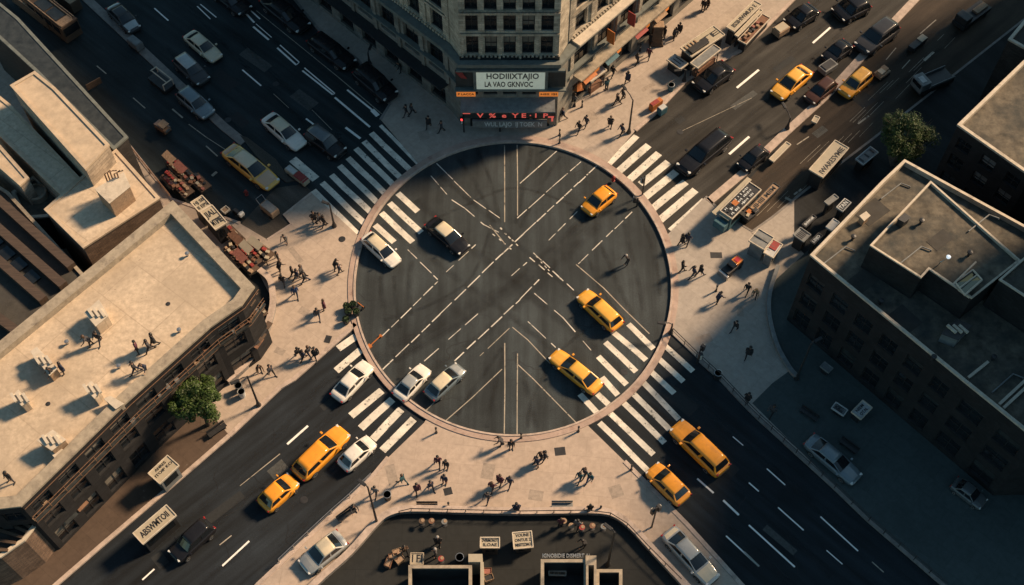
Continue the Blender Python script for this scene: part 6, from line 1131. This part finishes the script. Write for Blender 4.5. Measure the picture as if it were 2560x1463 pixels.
kiosk('ticket_booth', 'grey booth with a white name board on the edge of the eastern plaza', 'booth', [(1873, 602), (1897, 573), (1935, 598), (1907, 628)], 2.5, 'mgrey', 'mgrey', extra=lambda r, c, u, v, L, Wd: booth_x(r, c, v if abs(v.x) > abs(u.x) else u, v, L, Wd))
kiosk('ticket_booth', 'small grey booth with a red patterned top next to the booth with a name board', 'booth', [(1910, 632), (1933, 600), (1953, 618), (1930, 648)], 2.2, 'mgrey', 'lgrey', extra=lambda r, c, u, v, L, Wd: part(r, 'red_sign', M['red'], lambda q: q.obox(c+u*L*.2+v*Wd*.05+Vector((0, 0, 2.24)), L*.27, Wd*.36, .03, u, v)))
kiosk('lettered_trailer', 'cream roofed trailer with a dark slanting word, left of the right hand tree', 'trailer', [(2024, 424), (2088, 352), (2120, 378), (2054, 447)], 2.6, 'dark', 'cream', ['', 'IWARESVMIE'], lsize=.62)
kiosk('lettered_trailer', 'cream trailer lettered in black on the southwest road beside the kerb', 'trailer', [(334, 1334), (416, 1264), (437, 1286), (358, 1359)], 2.6, 'dark', 'cream', ['ABSWMTOII'], z=.02, lsize=.42)
kiosk('lettered_booth', 'cream booth with two lines of print by the southwest kerb', 'booth', [(372, 1184), (419, 1140), (441, 1164), (399, 1209)], 2.6, 'mgrey', 'cream', ['ANRES', 'ITOIP KO', ''], lsize=.5)
def ktop(r, c, u, v, L, Wd): part(r, 'roof_box', M['dark'], lambda q: q.obox(c-u*L*.2-v*Wd*.18+Vector((0, 0, 2.8)), L*.26, Wd*.24, .14, u, v), bevel=.03); part(r, 'roof_shelf', M['tan'], lambda q: [q.obox(c-u*(L*.42-.5*k)+v*Wd*.22+Vector((0, 0, 2.66)), .08, Wd*.2, .05, u, v) for k in range(4)])
kiosk('news_kiosk', 'cream roofed kiosk with three letters and a dark roof box on the northern pavement', 'kiosk', [(1702, 120), (1784, 66), (1803, 82), (1726, 144)], 2.6, 'dark', 'cream', [' ATE'], extra=ktop, lsize=.34)
kiosk('glass_canopy', 'grey slatted canopy between the kiosk with three letters and the kerb', 'canopy', [(1727, 158), (1784, 112), (1800, 122), (1742, 172)], 2.2, 'dark', 'mgrey', [], legs=True)
kiosk('vent_box', 'white louvred box casting a wide shadow beside the kiosk with three letters', 'vent box', [(1668, 150), (1686, 136), (1714, 160), (1698, 176)], 1.6, 'dark', 'lgrey', ['I I I'], lsize=.6)
kiosk('lettered_kiosk', 'long cream lettered kiosk near the top of the northeast kerb', 'kiosk', [(1817, 68), (1885, 2), (1897, 12), (1832, 82)], 2.6, 'dark', 'cream', ['IISSIHIWMUO E'], lsize=.45)
kiosk('goods_stall', 'dark stall heaped with brown goods between the long lettered kiosk and the road', 'stall', [(1846, 100), (1906, 36), (1922, 50), (1860, 116)], 1.6, 'dark', 'brownbox', extra=lambda r, c, u, v, L, Wd: [part(r, 'goods_box', M[random.choice(('tan', 'dark', 'pink', 'brownbox'))], lambda q: q.obox(c+u*(-L*.4+k*.42)+v*random.uniform(-.3, .3)+Vector((0, 0, 1.75)), .16, .2, .14, u+v*random.uniform(-.3, .3)), bevel=.03) for k in range(int(L*.8/.42))])
kiosk('sign_bar', 'yellow edged bar roof between the long lettered kiosk and the goods stall', 'canopy', [(1838, 88), (1900, 24), (1904, 29), (1842, 93)], 2.0, 'dark', 'cream', [], legs=True)
kiosk('display_board', 'square cream notice board with brush writing in the courtyard', 'notice board', [(1282, 1333), (1328, 1329), (1328, 1371), (1282, 1372)], 1.6, 'dark', 'cream', ['VOUNE', 'ONTUS 2', 'MISITIZMO'], lsize=.5)
kiosk('menu_board', 'oblong cream counter with dark print in the courtyard', 'counter', [(1202, 1345), (1248, 1345), (1248, 1368), (1202, 1369)], 2.2, 'dark', 'cream', ['DVIRIMONOT', 'ILOAE'], lsize=.55)
kiosk('menu_board', 'pale cloth covered table with black marks by the left light well', 'counter', [(1028, 1384), (1058, 1384), (1058, 1411), (1022, 1411)], 1.0, 'dark', 'cream', ['I FI'], lsize=.6, rim='parapet')
kiosk('menu_board', 'dim sand coloured counter inside the right light well', 'counter', [(1373, 1429), (1414, 1430), (1414, 1437), (1373, 1437)], 1.4, 'dark', 'tan', ['UP  W  LIEN'], lsize=.6)
kiosk('notice_panel', 'pale square notice panel in the shade near the big vent wall', 'notice board', [(2130, 1030), (2157, 1002), (2178, 1019), (2152, 1048)], 1.4, 'dark', 'lgrey', ['NIEM', 'OTAL'], lsize=.5)
kiosk('notice_panel', 'low white trimmed panel left of the pale square notice panel', 'notice board', [(2080, 1020), (2090, 1007), (2116, 1028), (2107, 1040)], 1.0, 'dark', 'mgrey', ['IIIFN'], lsize=.6, rim='lgrey')
kiosk('notice_panel', 'small plain grey panel in the shade right of the tall slim street lamp', 'notice board', [(2052, 916), (2062, 906), (2083, 920), (2070, 932)], 1.2, 'dark', 'mgrey', [], rim='mgrey')
kiosk('notice_panel', 'little grey hatch plate at the foot of the dark office block', 'notice board', [(2042, 727), (2049, 719), (2060, 729), (2052, 738)], .6, 'dark', 'mgrey', [], rim='mgrey')
kiosk('stall_canopy', 'black stall with a white rim in the shade along the office block', 'stall', [(2092, 519), (2112, 498), (2120, 502), (2104, 531)], 2.4, 'dark', 'shop', ['TAN'], ink='chalk', rim='lgrey')
kiosk('stall_canopy', 'small grey stall by the narrow lane just above the white rimmed stall', 'stall', [(2062, 505), (2086, 487), (2092, 494), (2072, 512)], 2.2, 'dark', 'mgrey', [], rim='mgrey')
kiosk('stall_canopy', 'grey striped stall left of the cream coping', 'stall', [(1984, 587), (2001, 570), (2020, 588), (2008, 605)], 2.2, 'dark', 'mgrey', ['IIIII'], rim='mgrey')
kiosk('stall_canopy', 'black stall with a white printed edge above the grey striped stall', 'stall', [(2006, 562), (2032, 538), (2040, 546), (2014, 568)], 2.2, 'dark', 'shop', ['EHIWUIR'], ink='chalk', rim='dark')
kiosk('stall_canopy', 'black stall with thin pale print nearest the office block corner', 'stall', [(2026, 604), (2046, 584), (2054, 590), (2034, 612)], 2.2, 'dark', 'shop', ['LEIJD'], ink='chalk', rim='dark')
kiosk('stall_canopy', 'silver sheeted stall touching the cream coping of the office block', 'stall', [(2066, 568), (2084, 548), (2096, 562), (2078, 578)], 2.4, 'dark', 'lgrey', [], rim='lgrey')
kiosk('vent_box', 'grey slatted vent box left of the right hand tree', 'vent box', [(2140, 398), (2176, 368), (2186, 386), (2158, 412)], 1.8, 'dark', 'mgrey', ['I I I'], rim='lgrey')
kiosk('lettered_kiosk', 'low cream counter with two short words by the market stalls', 'kiosk', [(478, 507), (505, 490), (528, 510), (500, 529)], 3.0, 'dark', 'cream', ['HJ SB', 'II EPS'], lsize=.5)
kiosk('lettered_kiosk', 'larger cream board with big black print by the market stalls', 'kiosk', [(502, 531), (530, 514), (570, 560), (540, 573)], 3.0, 'dark', 'cream', ['JIAL', 'MTIPIIE'], lsize=.5)
def isl(label, px, m='cream', name='island_sign'): kiosk(name, label, 'sign', px, .9, 'dark', m, [], rim='coping')
isl('pale wedge sign on the northeast island between tree and maroon van', [(2030, 303), (2038, 290), (2050, 296), (2040, 308)]); isl('pale slab sign lying on the northeast island by the black parked car', [(1924, 398), (1966, 356), (1974, 362), (1934, 404)]); isl('small cream plate on the corner of the loading bay', [(553, 525), (565, 516), (572, 524), (562, 533)], 'tan')
# market stalls by the large roof
def stall(px, rot, label, cover, L=2.4, Wd=1.3):
    r = thing('market_stall', label, 'market stall', G(*px, .13), R(rot), 'market stalls')
    def lp(n, mb, m, **k): o = mb.build(n, m, None, world=False, **k); o.parent = r
    lp('table', MB().box(-L/2, L/2, -Wd/2, Wd/2, .75, .83), M['wood'], bevel=.02)
    for x in (-L/2+.1, L/2-.1):
        for y in (-Wd/2+.1, Wd/2-.1): lp('leg', MB().box(x-.04, x+.04, y-.04, y+.04, 0, .749), M['dark'])
    for k in range(9):
        x = -L/2+.25+(L-.5)*(k % 5)/4; y = -.3 if k < 5 else .25; mm = random.choice(('tan', 'brownbox', 'pink', 'dark', 'red', 'cream', 'dark', 'brownbox')); s_ = random.uniform(.14, .24); lp('produce_box', MB().obox((x, y, .832+s_*.5), s_, s_*.8, s_*.5, (1, random.uniform(-.5, .5), 0)), M[mm], bevel=.03)
    if cover:
        lp('canopy', MB().add([(-L/2-.1, -Wd/2, 2.1), (L*.15, -Wd/2, 2.1), (L*.15, Wd*.1, 2.35), (-L/2-.1, Wd*.1, 2.35), (-L/2-.1, -Wd/2, 2.04), (L*.15, -Wd/2, 2.04), (L*.15, Wd*.1, 2.29), (-L/2-.1, Wd*.1, 2.29)], [(0, 1, 2, 3), (7, 6, 5, 4), (0, 4, 5, 1), (1, 5, 6, 2), (2, 6, 7, 3), (3, 7, 4, 0)]), M[cover])
        for x in (-L/2, L*.13): lp('post', MB().tube([(x, -Wd/2+.04, 0), (x, -Wd/2+.04, 2.05)], .03, 5), M['dark'])
for i, (x, y, rot, w_, cov) in enumerate([(446, 428, -46, 'furthest up the northwest road with a tan canopy', 'tan'), (474, 452, -46, 'with a salmon canopy below the copper delivery cart', 'pink'), (432, 462, -46, 'with dark goods tight against the square sandy block', None), (462, 482, -46, 'with open crates above the cream counter with two short words', None), (504, 468, -46, 'on the road edge above the cream lettered boards', None), (588, 600, -46, 'with copper goods beside the big printed board', None), (612, 628, -46, 'with a brown canopy in the middle of the frontage', 'brownbox'), (590, 642, -46, 'with crates tight under the parapet', None), (636, 650, -46, 'with a cream canopy at the end of the frontage', 'cream'), (622, 672, -46, 'with a salmon canopy by the parapet corner', 'pink'), (660, 640, -40, 'with a white table top facing the western plaza', 'cream'),
        (600, 862, 40, 'in the forecourt with a yellow lit tray of goods', 'tan'), (622, 842, 40, 'in the forecourt nearest the curved pale wall', 'cream'), (552, 912, 40, 'in the forecourt above the round tree', 'brownbox'), (582, 898, 40, 'in the forecourt with copper goods beside the low curved wall', None), (528, 938, 40, 'half under the round tree', None), (640, 800, 40, 'in the forecourt under the parapet corner', 'brownbox')]): stall((x, y), rot, 'market stall '+w_, cov)
def parasol(px, m, label, z=.13, rad=1.2, h=2.3):
    r = simple('parasol', label, 'parasol', px, z, [('pole', MB().tube([(0, 0, 0), (0, 0, h)], .035, 6), M['dark'], 0), ('canopy', MB().loft([[(rad*k*math.cos(a*math.pi/4), rad*k*math.sin(a*math.pi/4), h-.5*k*k-(.04 if a % 2 else 0)) for a in range(8)] for k in (.02, .5, 1)], cap=False), M[m], 0), ('foot', MB().lathe([(.3, 0), (.3, .1), (.05, .14)], n=10), M['mgrey'], 0)], 'parasols'); return r
parasol((1440, 240), 'orange', 'orange parasol by the sunlit wing of the stone corner block', rad=1.0); parasol((1460, 226), 'shop', 'dark parasol right of the orange one', rad=.9); pass
kiosk('glass_canopy', 'grey glass entrance canopy under the sunlit wing of the stone corner block', 'canopy', [(1462, 192), (1500, 164), (1516, 176), (1478, 204)], 2.6, 'dark', 'lgrey', [], legs=True)
simple('stone_plinth', 'tall pale rough plinth on the upper northern pavement', 'plinth', (1640, 108), .13, [('shaft', MB().loft([[(x*w_, y*w_*.8, z_) for x, y in ((-1, -1), (1, -1), (1, 1), (-1, 1))] for w_, z_ in ((.8, 0), (.75, .2), (.6, .5), (.55, 2.8), (.62, 2.9))]), M['wood'], .04), ('cap_stone', MB().box(-.6, .6, -.5, .5, 2.902, 3.05), M['tan'], .03)])
simple('sandwich_board', 'leaning white sandwich board below the dark wing of the stone corner block', 'sandwich board', (1040, 182), .13, [('panel', MB().obox((0, -.2, .55), .5, .03, .55, (1, 0, 0)), M['lgrey'], .02), ('panel', MB().obox((0, .2, .55), .5, .03, .55, (1, 0, 0)), M['mgrey'], .02)], None, -36)
simple('sandwich_board', 'tan triangular road sign board at the top of the market frontage', 'sandwich board', (240, 222), .13, [('panel', MB().obox((0, 0, .8), .9, .04, .45, (1, 0, 0)), M['wood'], .02), ('post', MB().tube([(0, .1, 0), (0, .1, .8)], .05, 6), M['dark'], 0)], None, 40)
def table(px, label, m, z=.14): simple('cafe_table', label, 'table', px, z, [('top', MB().lathe([(0, .72), (.27, .72), (.27, .76), (0, .76)], n=18), M[m], 0), ('pillar', MB().lathe([(.25, 0), (.25, .03), (.05, .06), (.05, .72)], n=10), M['dark'], 0), ('plate', MB().lathe([(0, .762), (.14, .762), (.16, .78), (0, .775)], (.08, .05, 0), 12), M['tan'], 0)], 'courtyard tables')
for x, y, m_, l in [(1104, 1404, 'red', 'round red table by the left light well'), (1428, 1322, 'tan', 'sand coloured round table left among the shaded courtyard tables'), (1454, 1326, 'red', 'red round table in the middle of the shaded courtyard tables'), (1480, 1322, 'brownbox', 'brown round table right among the shaded courtyard tables'), (1409, 1310, 'tan', 'tan round table nearest the inside of the long pale wall'), (1508, 1324, 'mgrey', 'grey round table near the right bend of the courtyard'), (1056, 1310, 'wood', 'dark wooden round table first under the left bend of the courtyard wall'), (1080, 1310, 'brownbox', 'brown round table second under the left bend of the courtyard wall'), (1112, 1312, 'mgrey', 'grey round table third under the left bend of the courtyard wall')]: table((x, y), l, m_)
def crate(px, rot, label, m, z=.14, s_=.4): simple('crate', label, 'crate', px, z, [('side', MB().box(-s_, s_, -s_*.7, -s_*.62, 0, .5).box(-s_, s_, s_*.62, s_*.7, 0, .5).box(-s_, -s_*.92, -s_*.61, s_*.61, 0, .5).box(s_*.92, s_, -s_*.61, s_*.61, 0, .5), M[m], 0), ('contents', MB().box(-s_*.91, s_*.91, -s_*.61, s_*.61, .05, .42), M[random.choice(('pink', 'tan', 'dark'))], .03)], 'courtyard crates', rot)
for x, y, r_, m_, l in [(984, 1396, 10, 'brownbox', 'brown crate furthest left in the courtyard corner'), (1000, 1402, 40, 'tan', 'tan crate leaning among the courtyard crates'), (972, 1410, 70, 'brownbox', 'brown crate lowest in the courtyard corner'), (994, 1384, 20, 'tan', 'tan crate topmost in the courtyard corner'), (1218, 1432, 0, 'brownbox', 'brown crate right of the cream pier'), (1222, 1448, 20, 'tan', 'tan crate below the brown crate by the cream pier')]: crate((x, y), r_, l, m_)
# railings round the courtyard and the southeast kerb
def railing(label, px, h=1.0, m='dark', z=.13, step=1.5):
    pts = GP(px); c = sum(pts, Vector())/len(pts); r = thing('railing', label, 'railing', (c.x, c.y, 0)); P2 = [Vector((p.x, p.y, z)) for p in pts]
    part(r, 'top_rail', M[m], lambda q: q.tube([p+Vector((0, 0, h)) for p in P2], .045, 6)); part(r, 'lower_rail', M[m], lambda q: q.tube([p+Vector((0, 0, h*.55)) for p in P2], .03, 5))
    def posts(q):
        for i in range(len(P2)-1):
            n = max(1, int((P2[i+1]-P2[i]).length/step))
            for k in range(n): p = P2[i].lerp(P2[i+1], k/n); q.tube([p, p+Vector((0, 0, h))], .04, 5)
    part(r, 'posts', M[m], posts)
railing('dark railing along the kerb from the stone ring down the southeast road', [(1680, 836), (1740, 895), (1800, 950), (1862, 1016), (1896, 1050), (2085, 1222), (2170, 1304), (2360, 1468)])
railing('pale railing along the southwest kerb beside the silver parked car', [(700, 1408), (772, 1340), (830, 1286), (876, 1246), (930, 1194)], .9, 'steel')
railing('rust railing along the northwest road in front of the sandy roofs', [(60, 85), (148, 168), (285, 322), (350, 405), (432, 506)], 1.1, 'copper', .2, 1.8)
railing('dark railing along the inner edge of the long pale wall', [(1000, 1292), (1030, 1285), (1300, 1291), (1468, 1289), (1524, 1296), (1566, 1322), (1622, 1382), (1700, 1460)], 1.15, 'dark', .136)
# ------------------------------------------------------------------ trees
def tree(px, label, rad, h, col, z=.13, n=5200, seed=3):
    rnd = random.Random(seed); b = G(*px, z); r = thing('street_tree', label, 'tree', b, group='street trees'); bark = MB(); cz = h-rad*.75
    bark.tube([(0, 0, 0), (.05, .03, h*.2), (-.04, .05, h*.42), (.05, 0, cz)], [.24, .18, .15, .09], 10); limbs = []
    for k in range(9):
        a = k*2.4+rnd.random(); s0 = Vector((0, 0, h*(.32+.045*k))); e = Vector((math.cos(a)*rad*.72, math.sin(a)*rad*.72, cz+rnd.uniform(-.3, .6)*rad)); m1 = s0.lerp(e, .5)+Vector((0, 0, -.15)); bark.tube([s0, m1, e], [.09, .06, .02], 6); limbs.append(e)
        for j in range(3): a2 = rnd.random()*6.28; e2 = m1.lerp(e, .6)+Vector((math.cos(a2), math.sin(a2), .7))*rad*.35; bark.tube([m1.lerp(e, .45), e2], [.04, .012], 5)
    o = bark.build('trunk', M['bark'], None, world=False); o.parent = r
    lm = mat('leaves_'+str(seed), col, .55, var=.55, scale=1.3, spec=.3); nt = lm.node_tree; bs = nt.nodes['Principled BSDF']; bs.inputs['Subsurface Weight'].default_value = 0
    cr = MB(); cl = []
    for k in range(64):
        while True:
            v = Vector((rnd.uniform(-1, 1), rnd.uniform(-1, 1), rnd.uniform(-.8, 1)))
            if .35 < v.length < 1: break
        wob = 1+.16*math.sin(3*math.atan2(v.y, v.x)+seed)+.08*math.sin(7*math.atan2(v.y, v.x)); cl.append((Vector((v.x*rad*.86*wob, v.y*rad*.86*wob, cz+v.z*rad*.72)), rad*rnd.uniform(.17, .33)))
    for k in range(n):
        c, cr_ = rnd.choice(cl); d = Vector((rnd.gauss(0, 1), rnd.gauss(0, 1), rnd.gauss(0, 1))).normalized(); p = c+d*cr_*rnd.random()**.4
        u = (Vector((rnd.gauss(0, 1), rnd.gauss(0, 1), rnd.gauss(0, .5)))).normalized(); w_ = (d*.7+Vector((rnd.gauss(0, .5), rnd.gauss(0, .5), 1))).normalized(); v = w_.cross(u)
        if v.length < .1: continue
        v.normalize(); u = v.cross(w_); s_ = rnd.uniform(.08, .15)
        cr.add([p-u*s_, p+v*s_*.5-u*s_*.1, p+u*s_, p-v*s_*.5-u*s_*.1], [(0, 1, 2, 3)])
    o = cr.build('crown', lm, None, world=False); o.parent = r
    MB().box(-.75, .75, -.75, .75, .004, .02).build('tree_pit', M['bark'], None, world=False).parent = r
    return r
tree((521, 1062), 'round bright green tree between the sandy roofed block and the southwest pavement', 2.3, 7.0, (.036, .064, .012), n=9500, seed=3)
tree((2240, 402), 'broad dark green tree at the end of the shaded northeast lane', 3.0, 6.2, (.033, .060, .012), n=10000, seed=8)
# ------------------------------------------------------------------ light
EL = R(34); SD = Vector((-.90, -.50, 0)).normalized()          # the way shadows fall
sun_d = bpy.data.lights.new('sun', 'SUN'); sun_d.energy = 5; sun_d.angle = R(8); sun_d.color = (1, .70, .44)
sun = bpy.data.objects.new('sun', sun_d); C.objects.link(sun); dirv = Vector((SD.x*math.cos(EL), SD.y*math.cos(EL), -math.sin(EL)))
sun.rotation_euler = dirv.to_track_quat('-Z', 'Y').to_euler(); sun.location = (60, 40, 80)
world = bpy.data.worlds.new('World'); scene.world = world; world.use_nodes = True; nt = world.node_tree; bg = nt.nodes['Background']
sky = nt.nodes.new('ShaderNodeTexSky'); sky.sky_type = 'NISHITA'; sky.sun_disc = False; sky.sun_elevation = EL
sky.sun_rotation = math.atan2(-SD.x, -SD.y); sky.air_density = 1.0; sky.dust_density = .6; sky.ozone_density = .6
hz = nt.nodes.new('ShaderNodeMix'); hz.data_type = 'RGBA'; hz.blend_type = 'MULTIPLY'; hz.inputs['Factor'].default_value = 1; hz.inputs['B'].default_value = (.80, 1.0, .90, 1)
nt.links.new(sky.outputs[0], hz.inputs['A']); nt.links.new(hz.outputs['Result'], bg.inputs[0]); bg.inputs[1].default_value = .065
scene.view_settings.view_transform = 'Standard'; scene.view_settings.look = 'None'; scene.view_settings.gamma = 1; scene.view_settings.exposure = 0.7
from collections import Counter
dups = [k for k, v in Counter(LABELS).items() if v > 1]
if dups: print('DUPLICATE LABELS', dups)
for l in LABELS:
    if not 4 <= len(l.split()) <= 16: print('LABEL LENGTH', len(l.split()), l)
